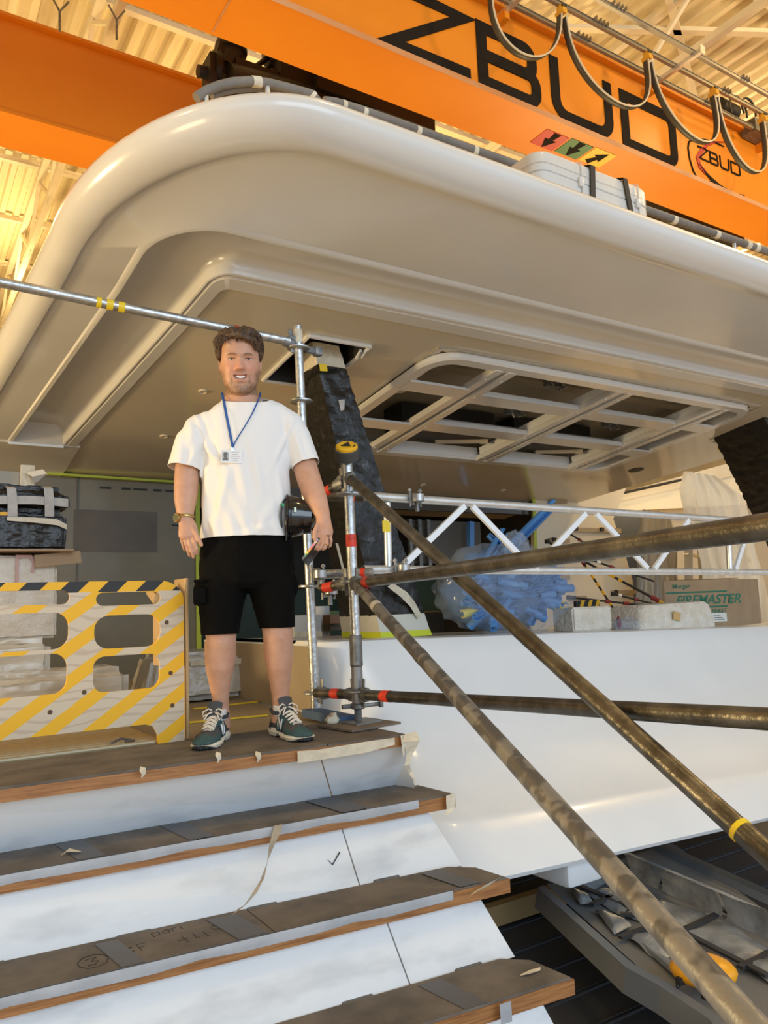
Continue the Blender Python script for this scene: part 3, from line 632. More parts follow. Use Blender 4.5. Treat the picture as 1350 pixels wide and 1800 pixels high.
# bright outside planks (the boat's far side, warmly lit) seen past the wall
sd = thing('cream_side_panels', (11, 8.5, 1.5), 'long cream side panels rising to the right under the boat roof', 'side panel')
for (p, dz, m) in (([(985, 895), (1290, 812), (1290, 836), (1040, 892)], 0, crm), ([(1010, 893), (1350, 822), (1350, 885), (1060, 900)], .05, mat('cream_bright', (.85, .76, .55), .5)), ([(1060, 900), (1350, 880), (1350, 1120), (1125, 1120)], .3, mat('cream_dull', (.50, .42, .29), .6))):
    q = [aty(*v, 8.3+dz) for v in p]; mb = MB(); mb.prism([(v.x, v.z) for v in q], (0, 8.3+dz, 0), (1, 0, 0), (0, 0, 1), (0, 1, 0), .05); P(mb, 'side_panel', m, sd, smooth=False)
mb = MB(); mb.tube([aty(1000, 888, 8.1), aty(1205, 842, 8.1)], .022, 8); mb.tube([aty(1060, 876, 8.1), aty(1080, 871, 8.1)], .05, 8); P(mb, 'black_cord', blackr, sd)
mb = MB()
for k in range(3): mb.box(aty(1322, 862+k*14, 8.0), (.6, .05, .07))
P(mb, 'timber_batten', mat('batten', (.45, .33, .2), .7), sd)
# ================================================================== HULL (transom quarter, right of the stairs)
hu = thing('boat_hull', (4, 3.3, -.2), 'glossy white boat hull quarter with a soft knuckle, right of the stairs', 'boat hull')
HL = [(3.95, .355, .10), (3.86, .375, .14), (3.78, .365, .18), (3.745, .33, .22), (3.70, .25, .30), (3.62, .12, .40), (3.53, -.02, .48), (3.42, -.16, .50), (3.28, -.30, .48), (3.13, -.40, .46), (3.02, -.455, .45), (2.98, -.475, .45), (2.94, -.53, .45), (2.88, -.60, .45), (2.83, -.68, .46), (2.84, -.70, .46), (2.95, -.72, .44), (3.6, -.74, .3)]
def hlev(yf, z, r):
    pts = []; xs_ = 1.97
    for y in np.linspace(5.6, yf+r*1.3, 8)[:-1]: pts.append((xs_, y))
    for k in range(15):
        a = math.pi/2*k/14; pts.append((xs_+r-r*math.cos(a), yf+r*1.3-r*1.3*math.sin(a)))
    for x in np.linspace(xs_+r, 13, 12)[1:]: pts.append((x, yf))
    return [Vector((x, y, z - max(0, x-2.2)*(.026 if z > -.3 else .03+.018*min(1, (-.3-z)/.15)))) for x, y in pts]
mb = MB(); mb.rings([hlev(*l) for l in HL], closed=False); P(mb, 'hull_skin', gelw, hu, ang=30, fix=False)
mb = MB(); mb.box((3.03, 3.15, -.79), (.34, .50, .17), Matrix.Rotation(.0, 3, 'Z'), bev=.03); 
f_ = P(mb, 'underwater_fin', gelw, hu)
# side deck the clutter stands on
mb = MB(); mb.add([(1.97, 3.9, .355), (13, 3.9, .355-.28), (13, 5.6, .355-.28), (1.97, 5.6, .355)], [(0, 1, 2, 3)]); P(mb, 'side_deck', gelw, hu, fix=False)
paperm = mat('brown_cover_paper', (.36, .29, .20), .7, col2=(.31, .245, .165), scale=2.5, bump=.2, bscale=8)
mb = MB(); mb.box((1.955, 4.66, .17), (.02, 1.75, .35)); P(mb, 'cover_paper', paperm, hu)
# ================================================================== STAIRS
st = thing('swim_stairs', (1, 2.7, -.5), 'white stern stairs with teak treads covered in dusty cardboard and grey tape', 'stairs')
XR = 1.93
def quad(mb, pts, th=.02):
    pts = [Vector(p) for p in pts]; n = (pts[1]-pts[0]).cross(pts[2]-pts[0]).normalized()*th
    mb.add(pts+[p-n for p in pts], [(0, 1, 2, 3), (7, 6, 5, 4), (0, 4, 5, 1), (1, 5, 6, 2), (2, 6, 7, 3), (3, 7, 4, 0)])
treads = [  # z, front y at x=0 and x=2, back y at x=0 / x=2, right x
    (0.0, 2.945, 2.825, 3.35, 3.30, 1.90), (-.25, 2.845, 2.713, 3.115, 3.02, 2.045), (-.50, 2.575, 2.385, 2.835, 2.63, 2.04), (-.75, 2.29, 2.075, 2.52, 2.335, 2.04), (-1.0, 2.0, 1.77, 2.25, 2.05, 2.05)]
lerp = lambda a, b, t: a+(b-a)*t
XL = -2.2
for i, (z, f0, f2, b0, b2, xr) in enumerate(treads):
    fy = lambda x: lerp(f0, f2, x/2.); by = lambda x: lerp(b0, b2, x/2.)
    cut = .10 if i else 0
    # outline (x,y) with a chamfered right rear corner
    poly = [(XL, fy(XL)), (xr, fy(xr)), (xr-cut*.2, by(xr)-.02-cut*.6), (xr-cut, by(xr)), (XL, by(XL))]
    if i == 0: poly = [(XL, fy(XL)), (xr, fy(xr)), (xr, 3.42), (XL, 3.42)]
    th = .056 if i else .048
    mb = MB(); mb.prism(poly, (0, 0, z-th), (1, 0, 0), (0, 1, 0), (0, 0, 1), th-.006); tr = P(mb, 'teak_tread', teak, st, smooth=False)
    # cardboard cover, slightly sagging, split in sheets
    seams = {0: [XL, .1, 1.52, xr-.01], 1: [XL, -.2, .95, 1.62, xr-.01], 2: [XL, .05, 1.1, xr-.01], 3: [XL, .95, xr-.01], 4: [XL, .4, xr]}[i]
    for k in range(len(seams)-1):
        a, b = seams[k]+.003, seams[k+1]-.003
        p2 = [(a, fy(a)+.004), (b, fy(b)+.004), (b, by(b)-.004 if i else 3.40), (a, by(a)-.004 if i else 3.40)]
        if b > xr-.05 and i: p2 = [p2[0], (b, fy(b)+.004), (b-cut*.2, by(b)-.02-cut*.6), (b-cut, by(b)-.004), p2[3]]
        mb = MB(); mb.prism(p2, (0, 0, z-.006), (1, 0, 0), (0, 1, 0), (0, 0, 1), .007+.002*(k % 2)); P(mb, 'cardboard_cover', card, tr, smooth=False)
    if i in (1, 2):
        xe = 1.86 if i == 1 else 1.78
        n = 30; mb = MB(); vs = []
        for q in range(n+1):
            x = lerp(XL, xe, q/n); s_ = .003*math.sin(q*1.7)+.002*math.sin(q*3.1)
            vs += [(x, fy(x)-.004, z+.002), (x, fy(x)-.008, z-.012), (x, fy(x)-.006+s_*.5, z-.030+s_)]
        mb.add(vs, [(3*q+k, 3*q+3+k, 3*q+4+k, 3*q+1+k) for q in range(n) for k in (0, 1)]); P(mb, 'grey_tape_strip', duct, tr, fix=False)
    for (xx, w) in {1: [(.55, .09), (.92, .09), (1.52, .12)], 2: [(.62, .07), (.98, .10), (1.82, .09)], 3: [(1.60, .09)], 0: [], 4: []}[i]:
        if not w: continue
        mb = MB(); mb.prism([(xx, fy(xx)+.006), (xx+w, fy(xx+w)+.006), (xx+w-.03, by(xx+w)-.03), (xx-.03, by(xx)-.03)], (0, 0, z+.004), (1, 0, 0), (0, 1, 0), (0, 0, 1), .0015)
        P(mb, 'tape_patch', mat('dark_grey_tape', (.10, .10, .105), .5), tr, smooth=False)
    if i:
        for xx in {1: [.42, .93, 1.35], 2: [.28, .72, 1.16, 1.66], 3: [1.36, 1.80], 4: [1.2]}[i]:
            mb = MB(); mb.box((xx, by(xx)+.012, z-.002), (.115, .045, .014), Matrix.Rotation(-.06, 3, 'Z'), bev=.006); P(mb, 'rubber_pad', mat('pad_grey', (.12, .12, .12), .6), tr)
# risers (each a scuffed white sloping panel in three pieces with seams)
for i in range(4):
    z0, f0, f2, _, _, _ = treads[i]; z1, _, _, b0, b2, _ = treads[i+1]
    t0 = z0-.05; dy = {0: .03, 1: .04, 2: .05, 3: .05}[i]
    sx = {0: 1.50, 1: 1.53, 2: 1.53, 3: 1.5}[i]; sb = {0: 1.63, 1: 1.545, 2: 1.56, 3: 1.55}[i]
    for (a0, a1, c0, c1) in ((XL, -.05, XL, -.05), (-.045, sx-.003, -.045, sb-.003), (sx+.003, 1.925, sb+.003, 2.0)):
        ty = lambda x: lerp(f0, f2, x/2)+dy; bb = lambda x: lerp(b0, b2, x/2)-.005
        mb = MB(); quad(mb, [(a0, ty(a0), t0), (a1, ty(a1), t0), (c1, bb(c1), z1-.01), (c0, bb(c0), z1-.01)], -.02); P(mb, 'riser_panel', riser_m, st, smooth=False)
mb = MB(); quad(mb, [(XL, 2.08, -1.05), (2.0, 1.82, -1.05), (2.0, 1.9, -1.4), (XL, 2.1, -1.4)], -.02); P(mb, 'riser_panel', riser_m, st, smooth=False)
mb = MB(); mb.add([(1.93, 3.3, -.06), (1.93, 2.9, -.06), (1.98, 2.9, -.3), (1.99, 2.65, -.55), (1.99, 2.4, -.8), (1.99, 2.1, -1.4), (1.99, 3.6, -1.4)], [(0, 1, 2, 3, 4, 5, 6)]); P(mb, 'stringer', gelw, st, fix=False)
# masking tape remains
def ribbon(mb, pts, w, wdir=(1, 0, 0), th=.0015):
    vs = []; fs = []
    for i, p in enumerate(pts):
        ww = w[i] if isinstance(w, list) else w; d = Vector(wdir[i] if isinstance(wdir, list) else wdir).normalized()*ww/2; p = Vector(p); vs += [p-d, p+d]
    for i in range(len(pts)-1): fs.append((2*i, 2*i+1, 2*i+3, 2*i+2))
    mb.add(vs, fs)
t0 = tag(MB().mesh and thing('masking_tape', (1.5, 2.83, 0), 'strip of pale masking tape along the front edge of the top step', 'tape'))
mb = MB(); ribbon(mb, [aty(523, 1331, 2.845), aty(560, 1327, 2.84), aty(640, 1314, 2.83), aty(694, 1303, 2.825)], [.045, .04, .045, .03], (0, 0, 1)); P(mb, 'tape', masking, t0, fix=False)
t1 = thing('masking_tape', (1.9, 2.84, 0), 'crumpled torn masking tape hanging from the right corner of the top step', 'tape')
mb = MB(); ribbon(mb, [aty(722, 1288, 2.83), aty(722, 1303, 2.80), aty(722, 1322, 2.82), aty(715, 1345, 2.80), aty(722, 1358, 2.83), aty(727, 1368, 2.81), aty(731, 1381, 2.82)], [.07, .085, .05, .02, .028, .012, .004], [(1, .2, 0), (1, -.3, 0), (1, .3, 0), (1, -.2, 0), (1, .5, .2), (1, 0, 0), (1, 0, 0)]); P(mb, 'tape', masking, t1, fix=False)
mb = MB(); ribbon(mb, [aty(708, 1292, 2.825), aty(709, 1310, 2.81), aty(710, 1329, 2.82)], [.03, .022, .012], (1, .3, 0)); P(mb, 'torn_end', masking, t1, fix=False)
t2 = thing('masking_tape', (1.1, 2.6, -.3), 'long twisted strip of masking tape hanging from the second step', 'tape')
pts = [aty(489, 1450, 2.755)+Vector((0, 0, .0)), aty(487, 1462, 2.735), aty(478, 1485, 2.70), aty(470, 1515, 2.66), aty(461, 1545, 2.62), aty(446, 1572, 2.58), aty(430, 1592, 2.57), aty(412, 1604, 2.60)]
mb = MB(); ribbon(mb, pts, [.035, .034, .028, .012, .02, .022, .022, .035], [(1, 0, 0), (1, -.2, 0), (1, .3, 0), (.6, .8, .2), (1, .2, .3), (1, 0, .2), (1, .4, .3), (1, .5, .4)]); P(mb, 'tape', mat('dirty_tape', (.42, .37, .29), .7, col2=(.3, .26, .2), scale=14), t2, fix=False)
t3 = thing('masking_tape', (2.0, 2.7, -.3), 'bit of white masking tape wrapped over the right end of the second step', 'tape')
mb = MB(); ribbon(mb, [aty(792, 1396, 2.69), aty(792, 1408, 2.685), aty(793, 1421, 2.69), aty(788, 1431, 2.68)], [.05, .05, .05, .035], (1, .1, .1)); P(mb, 'tape', masking, t3, fix=False)
t4 = thing('masking_tape', (1.95, 2.45, -.5), 'loose torn masking tape crossing the right end of the third step', 'tape')
mb = MB(); ribbon(mb, [atz(828, 1572, -.52), atz(845, 1562, -.50), aty(868, 1550, 2.37), aty(886, 1536, 2.36), aty(899, 1526, 2.35)], [.03, .04, .03, .025, .015], [(1, -.3, .6)]*5); P(mb, 'tape', masking, t4, fix=False)
t5 = thing('masking_tape', (1.9, 2.2, -.75), 'scrap of pale masking tape lying on the lowest visible step', 'tape')
mb = MB(); ribbon(mb, [atz(915, 1714, -.742), atz(932, 1708, -.738), atz(950, 1703, -.742)], [.01, .03, .025], (1, 1, 0)); P(mb, 'tape', masking, t5, fix=False)
t6 = thing('masking_tape', (.3, 2.9, -.25), 'small torn scrap of tape lying on the second step at far left', 'tape')
mb = MB(); ribbon(mb, [atz(108, 1503, -.24), atz(120, 1494, -.235), atz(142, 1497, -.24)], [.01, .04, .01], (.4, 1, 0)); P(mb, 'tape', masking, t6, fix=False)
t7 = thing('masking_tape', (.9, 2.88, 0), 'two small torn tape flaps on the top step edge below the left shoe', 'tape')
for (x, y) in ((385, 1331), (455, 1330), (252, 1357)):
    mb = MB(); ribbon(mb, [aty(x-6, y-7, 2.865), aty(x-1, y-4, 2.85), aty(x+1, y+3, 2.852), aty(x-3, y+10, 2.86)], [.012, .022, .016, .005], [(.3, 0, 1), (1, 0, .6), (1, 0, .2), (1, 0, -.3)]); P(mb, 'tape_flap', masking, t7, fix=False)
t8 = thing('duct_tape', (1.85, 2.1, -.77), 'square of grey tape on the front edge of the lowest visible step', 'tape')
a = aty(888, 1775, 2.075); mb = MB(); ribbon(mb, [a+Vector((0, -.002, .022)), a+Vector((0, -.004, -.01)), a+Vector((0, -.003, -.04))], .045, (1, -.1, 0)); P(mb, 'tape', duct, t8, fix=False)
for (x, y, z, l) in ((578, 1503, None, 'small black tick drawn on the second riser from the top'),):
    tk = thing('pen_tick', (1.5, 2.7, -.4), l, 'mark'); mb = MB(); p = [Vector((1.435, 2.745, -.395)), Vector((1.455, 2.722, -.42)), Vector((1.495, 2.735, -.385))]; mb.tube(p, .0025, 6); P(mb, 'tick_line', blkp, tk)
# writing on the third tread cover
wr = thing('pen_marks', (1.1, 2.6, -.5), 'dark handwritten marks on the cardboard of the third step', 'writing')
def scrawl(cx, cy, s, pts): 
    mb = MB()
    for pl in pts: mb.tube([(cx+u*s, cy+v*s*1.1, -.4975) for u, v in pl], .0022, 5)
    P(mb, 'pen_stroke', grout, wr)
circ = lambda a, b, r: [(a+r*math.cos(t*.7), b+r*math.sin(t*.7)) for t in range(10)]
scrawl(.56, 2.62, .05, [circ(0, 0, .9), [(-.4, .4), (.3, .4), (-.1, 0), (.3, -.1), (0, -.5), (-.4, -.4)]])
scrawl(.98, 2.63, .035, [circ(-.6, 0, .5), circ(.5, .3, .35), circ(.5, -.4, .4)])
scrawl(.68, 2.63, .04, [[(-.6, .6), (-.4, -.6), (.1, -.3), (-.5, 0), (.1, .4), (-.5, .6)], [(.6, -.6), (.5, .6), (1.2, .6)], [(.5, 0), (1.0, 0)]])
scrawl(.86, 2.60, .04, [[(-1, 0), (-.2, .1)], [(-.5, .5), (-.4, -.6)], [(.4, .6), (.4, -.4), (.7, -.2)], [(1.2, .4), (1.3, -.5)]])
scrawl(.78, 2.70, .03, [[(-.5, .5), (-.5, -.5), (.2, -.3), (.3, .3), (-.5, .5)], circ(1, 0, .4), [(1.7, -.4), (1.7, .4), (2.2, .4)], [(2.7, .4), (2.7, -.4)]])
# ================================================================== SCAFFOLD
def rosette(mb, c, ax=(0, 0, 1)):
    c = Vector(c); mb.lathe(c-Vector(ax)*.005, ax, [(.026, -.006), (.058, -.003), (.062, 0), (.062, .007), (.058, .010), (.026, .013)], 20)
    for k in range(4):
        a = math.pi/4+k*math.pi/2; mb.lathe(c+Vector((.045*math.cos(a), .045*math.sin(a), .009)), (0, 0, 1), [(.008, 0), (.008, .002)], 8, mi=1)
def wedge_head(parent, p, d, m=steel_d, r=.0242):
    """ledger end casting clamped on a rosette: p on the post axis, d unit direction outwards"""
    p = Vector(p); d = Vector(d).normalized(); mb = MB()
    mb.tube([p+d*.035, p+d*.06, p+d*.10], [(.020, .030), (.024, .034), (.026, .027)], 12)
    mb.box(p+d*.05+Vector((0, 0, .022)), (.035, .035, .02)); mb.box(p+d*.05-Vector((0, 0, .022)), (.035, .035, .02)); P(mb, 'wedge_head', m, parent)
    mb = MB(); R = Matrix.Rotation(math.atan2(d.y, d.x), 3, 'Z') @ Matrix.Rotation(.12, 3, 'Y'); mb.box(p+d*.048+Vector((0, 0, .01)), (.026, .007, .13), R, bev=.002); P(mb, 'wedge_pin', m, parent)
def tube_thing(name, a, b, r, m, label, cat='scaffold tube', parts=(), n=20):
    a, b = Vector(a), Vector(b); t = thing(name, a, label, cat)
    mb = MB(); mb.tube([a, a.lerp(b, .5), b], r, n); P(mb, 'tube', m, t)
    for (t0_, t1_, mm) in parts: mb = MB(); mb.tube([a.lerp(b, t0_), a.lerp(b, t1_)], r+.0012, n, cap=False); P(mb, 'tape_band' if mm is not masking else 'tape_remnant', mm, t)
    return t
R_ = .0242
# left post (behind the man's arm)
A, B = aty(523, 574, 3.66), aty(556, 1262, 3.66)
po = tube_thing('scaffold_post', B, A, R_, galv, 'tall scaffold post just right of the man, reaching up to the boat roof', 'scaffold post', [(.955, .99, masking)])
for py in (612, 705, 1030, 1217):
    c = aty(np.interp(py, [574, 1262], [523, 556]), py, 3.66); mb = MB(); rosette(mb, c); P(mb, 'rosette', [galv, steel_d], po)
c = B; mb = MB(); mb.lathe(c+Vector((0, 0, -.02)), (0, 0, 1), [(.06, 0), (.06, .012), (.03, .018), (.03, .05)], 16); P(mb, 'foot', steel_d, po)
c = aty(529, 612, 3.66)
mb = MB(); d = Vector((.85, .1, .0)).normalized(); mb.tube([c+d*.03, c+d*.09], [(.016, .022)]*2, 8); mb.box(c+d*.11, (.05, .05, .05), bev=.01); P(mb, 'wedge_head', steel_d, po)
# middle post (short) with adjustable base
A, B = aty(610, 806, 3.21), aty(631, 1252, 3.21)
pm = tube_thing('scaffold_post', Vector((B.x, 3.21, .19)), A, R_, galv, 'short scaffold post with red tape and jack base standing on the top step', 'scaffold post', [(.60, .655, redtape)])
for py in (868, 1022): c = aty(np.interp(py, [806, 1252], [610, 631]), py, 3.21); mb = MB(); rosette(mb, c); P(mb, 'rosette', [galv, steel_d], pm)
bx = B.x-.005; zb = .16
mb = MB(); mb.tube([(bx, 3.21, zb+.12), (bx, 3.21, zb+.26)], .031, 18); mb.lathe((bx, 3.21, zb+.12), (0, 0, 1), [(.027, -.01), (.032, 0)], 18); P(mb, 'base_collar', steel_d, pm)
mb = MB(); mb.tube([(bx, 3.21, zb-.06), (bx, 3.21, zb+.13)], .027, 16); P(mb, 'collar_tube', mat('dull_zinc', (.28, .28, .28), .5, .6), pm)
mb = MB(); rosette(mb, (bx, 3.21, zb+.0)); P(mb, 'rosette', [steel_d, steel_d], pm)
mb = MB(); mb.lathe((bx, 3.21, zb-.085), (0, 0, 1), [(.03, 0), (.036, .006), (.036, .022), (.03, .028)], 12); mb.box((bx+.06, 3.19, zb-.07), (.1, .018, .018), bev=.004); mb.box((bx+.11, 3.18, zb-.06), (.02, .02, .05), bev=.004); mb.box((bx-.05, 3.22, zb-.07), (.06, .018, .02), bev=.004); P(mb, 'jack_nut', steel_d, pm)
mb = MB()
pr = []
for k in range(12): z = .012+k*.006; pr += [(.016, z), (.019, z+.003)]
mb.lathe((bx, 3.21, 0), (0, 0, 1), pr, 16); P(mb, 'jack_screw', mat('dull_zinc', (.28, .28, .28), .5, .6), pm)
Rz = Matrix.Rotation(.15, 3, 'Z')
mb = MB(); mb.box((bx, 3.20, .019), (.15, .15, .007), Rz); P(mb, 'base_plate', mat('dull_zinc', (.28, .28, .28), .5, .6), pm)
wp = thing('plywood_pad', (bx, 3.19, .005), 'thin dusty plywood pad under the jack base of the short scaffold post', 'plywood sheet')
mb = MB(); mb.box((bx-.02, 3.17, .010), (.29, .26, .010), Rz); P(mb, 'board', mat('dusty_ply', (.20, .16, .12), .8, col2=(.15, .12, .09), scale=6), wp)
# striped cap on the short post
cp = thing('post_cap', A, 'black rubber cap with a yellow and black disc on the short scaffold post', 'cap')
t = Vector(A)+Vector((0, 0, -.015)); tilt = Matrix.Rotation(.62, 3, Vector((.85, -.5, 0)))
ax = tilt @ Vector((0, 0, 1))
mb = MB(); mb.lathe(t+Vector((0, 0, .01)), ax, [(.044, 0), (.058, .004), (.060, .055), (.054, .06)], 24); P(mb, 'rubber_ring', mat('cap_rubber', (.06, .058, .055), .7), cp)
mb = MB(); mb.lathe(t+Vector((0, 0, .01)), ax, [(.054, .058), (.054, .072), (.046, .078)], 24); P(mb, 'yellow_disc', yelp, cp)
o_ = t+Vector((0, 0, .01))+ax*.079; e1 = (Vector((.85, -.53, 0))-ax*Vector((.85, -.53, 0)).dot(ax)).normalized(); e2 = ax.cross(e1)
mb = MB(); mb.prism([(-.028, -.016), (.02, -.02), (.008, .034)], o_, e1, e2, ax, .002); mb.prism([(.030, -.032), (.044, -.016), (.04, .0)], o_, e1, e2, ax, .002); P(mb, 'black_triangle', blkp, cp, smooth=False)
e3 = -(Vector((0, 0, 1)))
mb = MB()
for k in range(-5, 6):
    pass
# hand rail at left
A2 = aty(509, 600, 3.66); A1 = aty(-60, 484, 3.80); 
hr = tube_thing('scaffold_tube', A2, A1, R_, galv, 'horizontal scaffold tube crossing above the man to the left edge', parts=[(.165, .20, redtape), (.555, .575, yeltape), (.590, .61, yeltape), (.625, .64, yeltape)])
wedge_head(hr, aty(527, 606, 3.66), (aty(460, 590, 3.67)-aty(527, 606, 3.66)), steel_d)
# ledger between the two posts: bottom, middle, top
def led(p, q, yp, yq, m, label, parts=(), r=R_):
    a = aty(*p, yp); b = aty(*q, yq); t = tube_thing('scaffold_tube', a, b, r, m, label, parts=parts); return t, a, b
t, a, b = led((556, 1218), (632, 1221), 3.62, 3.25, galvd, 'short low scaffold tube with red tape joining the two posts near the deck', [(.40, .58, redtape)])
wedge_head(t, aty(556, 1218, 3.66), b-a); wedge_head(t, aty(632, 1221, 3.21), a-b)
a = aty(632, 1221, 3.21); b = atd(1420, 1268, 1.53)
t = tube_thing('scaffold_tube', a.lerp(b, .02), b, R_, galvd, 'low dark scaffold tube running right from the post base across the hull', parts=[(.10, .135, redtape)])
wedge_head(t, a, b-a)
a = aty(621, 1026, 3.21); b = atd(1420, 916, 1.22)
t = tube_thing('scaffold_tube', a.lerp(b, .02), b, R_, galvd, 'long scaffold tube rising to the right edge in front of the lattice beam', parts=[(.06, .09, redtape)])
wedge_head(t, a, b-a)
a = aty(612, 838, 3.21); b = atd(1400, 1548, 1.47)
t = tube_thing('scaffold_brace', a.lerp(b, .012), b, R_, galvd, 'upper diagonal scaffold brace running down to the right edge', 'scaffold brace')
mb = MB(); mb.ell(a.lerp(b, .012), (.03, .03, .034)); mb.lathe(a+Vector((0, -.05, 0)), (0, 1, 0), [(.014, 0), (.014, .05)], 10); P(mb, 'brace_end', steel_d, t)
q = a.lerp(b, .945); mb = MB(); mb.tube([q, q+(b-a).normalized()*.012], .0262, 12); P(mb, 'yellow_mark', yeltape, t)
a = aty(622, 1022, 3.19); b = atd(1345, 1830, 1.05)
t = tube_thing('scaffold_brace', a.lerp(b, .012), b, R_, galvm, 'lower diagonal mottled scaffold brace running down to the bottom right corner', 'scaffold brace')
mb = MB(); mb.ell(a.lerp(b, .012), (.03, .03, .034)); P(mb, 'brace_end', steel_d, t)
for q, m_ in ((.165, mat('paper_scrap', (.55, .53, .48), .7)), (.40, mat('dark_grey_tape', (.10, .10, .105), .5))):
    c0 = a.lerp(b, q); d = (b-a).normalized(); mb = MB(); mb.tube([c0, c0+d*.05], R_+.0015, 14, cap=False); P(mb, 'tape_remnant', m_, t)
# stub ledgers behind the short post (red banded pieces with couplers)
a = aty(556, 872, 3.5); b = aty(612, 845, 3.24); t = tube_thing('scaffold_tube', a, b, R_, galvd, 'short upper scaffold tube with a red end behind the short post', parts=[(.35, .5, redtape)])
wedge_head(t, aty(612, 843, 3.21), a-b)
a = aty(560, 872, 3.62); b = aty(640, 874, 3.45); t = tube_thing('scaffold_tube', a, b, R_, galvd, 'short horizontal scaffold tube between the posts at the top of the lattice beam', parts=[(.75, .82, redtape)])
a = aty(553, 1010, 3.64); b = aty(655, 1006, 3.42); t = tube_thing('scaffold_tube', a, b, R_, galv, 'bright short scaffold tube between the posts at mid height', parts=[(.8, .88, redtape)])
a = aty(566, 1034, 3.5); b = aty(622, 1024, 3.25); t = tube_thing('scaffold_tube', a, b, R_, galvd, 'short dark scaffold tube with red band below the bright one', parts=[(.1, .4, redtape)])
wedge_head(t, aty(619, 1024, 3.21), a-b)
def coupler(c, label, ax=(1, 0, 0), sc=1.):
    c = Vector(c); t = thing('swivel_coupler', c, label, 'coupler', 'scaffold couplers')
    mb = MB(); mb.lathe(c-Vector(ax).normalized()*.022, ax, [(.027, 0), (.034, .003), (.034, .041), (.027, .044)], 16); mb.lathe(c-Vector((0, .045, .022)), (0, 0, 1), [(.027, 0), (.034, .003), (.034, .041), (.027, .044)], 16); P(mb, 'clamp_body', mat('coupler_zinc', (.45, .44, .42), .4, .8), t)
    for s_ in (-1, 1):
        mb = MB(); q = c+Vector((.035*s_, -.015, 0)); mb.tube([q-Vector((0, 0, .045)), q+Vector((0, 0, .055))], .006, 8); mb.lathe(q+Vector((0, 0, .038)), (0, 0, 1), [(.012, 0), (.012, .012)], 6); P(mb, 'bolt', steel_d, t)
    mb = MB(); mb.box(c+Vector((.0, -.03, -.05)), (.016, .02, .05)); P(mb, 'hinge_lug', steel_d, t)
coupler(aty(556, 1010, 3.60), 'forged coupler on the tall post beside the phone hand')
coupler(aty(575, 1038, 3.52), 'coupler with a red-ended tube just left of the short post', (1, -.3, 0))
coupler(aty(727, 877, 3.48), 'coupler clamped on the top tube of the lattice beam, right of the black pillar')
coupler(aty(702, 1000, 3.47), 'coupler on the bottom tube of the lattice beam at its left end')
# lattice beam
la = thing('lattice_beam', (2, 3.5, 1), 'aluminium lattice beam with zigzag flat bracing running right from the posts', 'lattice beam')
T0, T1 = aty(628, 871, 3.5), aty(1360, 919, 3.5)*1; T1 = T0+(T1-T0)*1.6
B0, B1 = aty(655, 1001, 3.5), aty(1360, 1006, 3.5); B1 = B0+(B1-B0)*1.6
mb = MB(); mb.tube([T0, T1], R_, 18, cap=False); mb.tube([T0+Vector((.002, 0, 0)), T1], .020, 18, cap=False); P(mb, 'top_chord', alu, la)
mb = MB(); mb.tube([B0-Vector((.06, 0, 0)), B1], R_, 18, cap=False); P(mb, 'bottom_chord', alu, la)
mb = MB(); mb.tube([T0-Vector((.01, 0, 0)), T0+Vector((.004, 0, 0))], .0255, 18, cap=False); P(mb, 'chord_collar', steel_d, la)
for p, q in (((680, 884), (683, 996)), ((1279, 921), (1283, 1000))):
    a = aty(*p, 3.5); b = aty(*q, 3.5); mb = MB(); mb.tube([a, b], .021, 14); P(mb, 'upright', alu, la)
def TT(x): t = (x-T0.x)/(T1.x-T0.x); return T0.lerp(T1, t)
def BBt(x): t = (x-B0.x)/(B1.x-B0.x); return B0.lerp(B1, t)
dgx = [(2.88, 2.37), (2.97, 3.30), (3.83, 3.36), (3.93, 4.35), (4.86, 4.42)]
for (xt, xb) in [(aty(p, 900, 3.5).x, aty(q, 990, 3.5).x) for p, q in ((815, 705), (828, 930), (1027, 938), (1045, 1135), (1207, 1147))]+[(5.62, 5.38), (5.8, 6.4), (6.9, 6.5)]:
    a = TT(xt)-Vector((0, .012, .022)); b = BBt(xb)-Vector((0, .012, -.02)); mb = MB(); mb.beam(a, b, .034, .02, up=(0, 1, 0)); P(mb, 'diagonal', alu_w, la, smooth=False)
mb = MB(); a = aty(679, 925, 3.475); mb.box(a, (.045, .006, .06)); P(mb, 'yellow_mark', yeltape, la)
# ================================================================== BARRIER
ba = thing('striped_barrier', (.6, 3.4, 0), 'pale plywood barrier with yellow diagonal stripes, long oval cut-outs and a striped top rail', 'barrier')
cu = bpy.data.curves.new('panel', 'CURVE'); cu.dimensions = '2D'; cu.fill_mode = 'BOTH'; cu.extrude = .009
BX0, BX1 = -1.6, 1.10
def poly_spline(pts):
    s_ = cu.splines.new('POLY'); s_.points.add(len(pts)-1); s_.use_cyclic_u = True
    for p, q in zip(s_.points, pts): p.co = (q[0], q[1], 0, 1)
bxp = lambda px, py: (lambda v: (v.x, v.z))(aty(px, py, 3.4))
ZT = .70
outer = [(BX0, 0), (BX0, ZT), ]+[(BX1-.11+.11*math.sin(a), ZT-.09+.09*math.cos(a)) for a in [math.pi/2*k/8 for k in range(9)]]+[(BX1, 0), bxp(277, 1308), bxp(276, 1290), bxp(268, 1276), (.93, .09), (BX0+.1, .09), (BX0+.08, 0)]
outer[-7] = (BX1, 0)
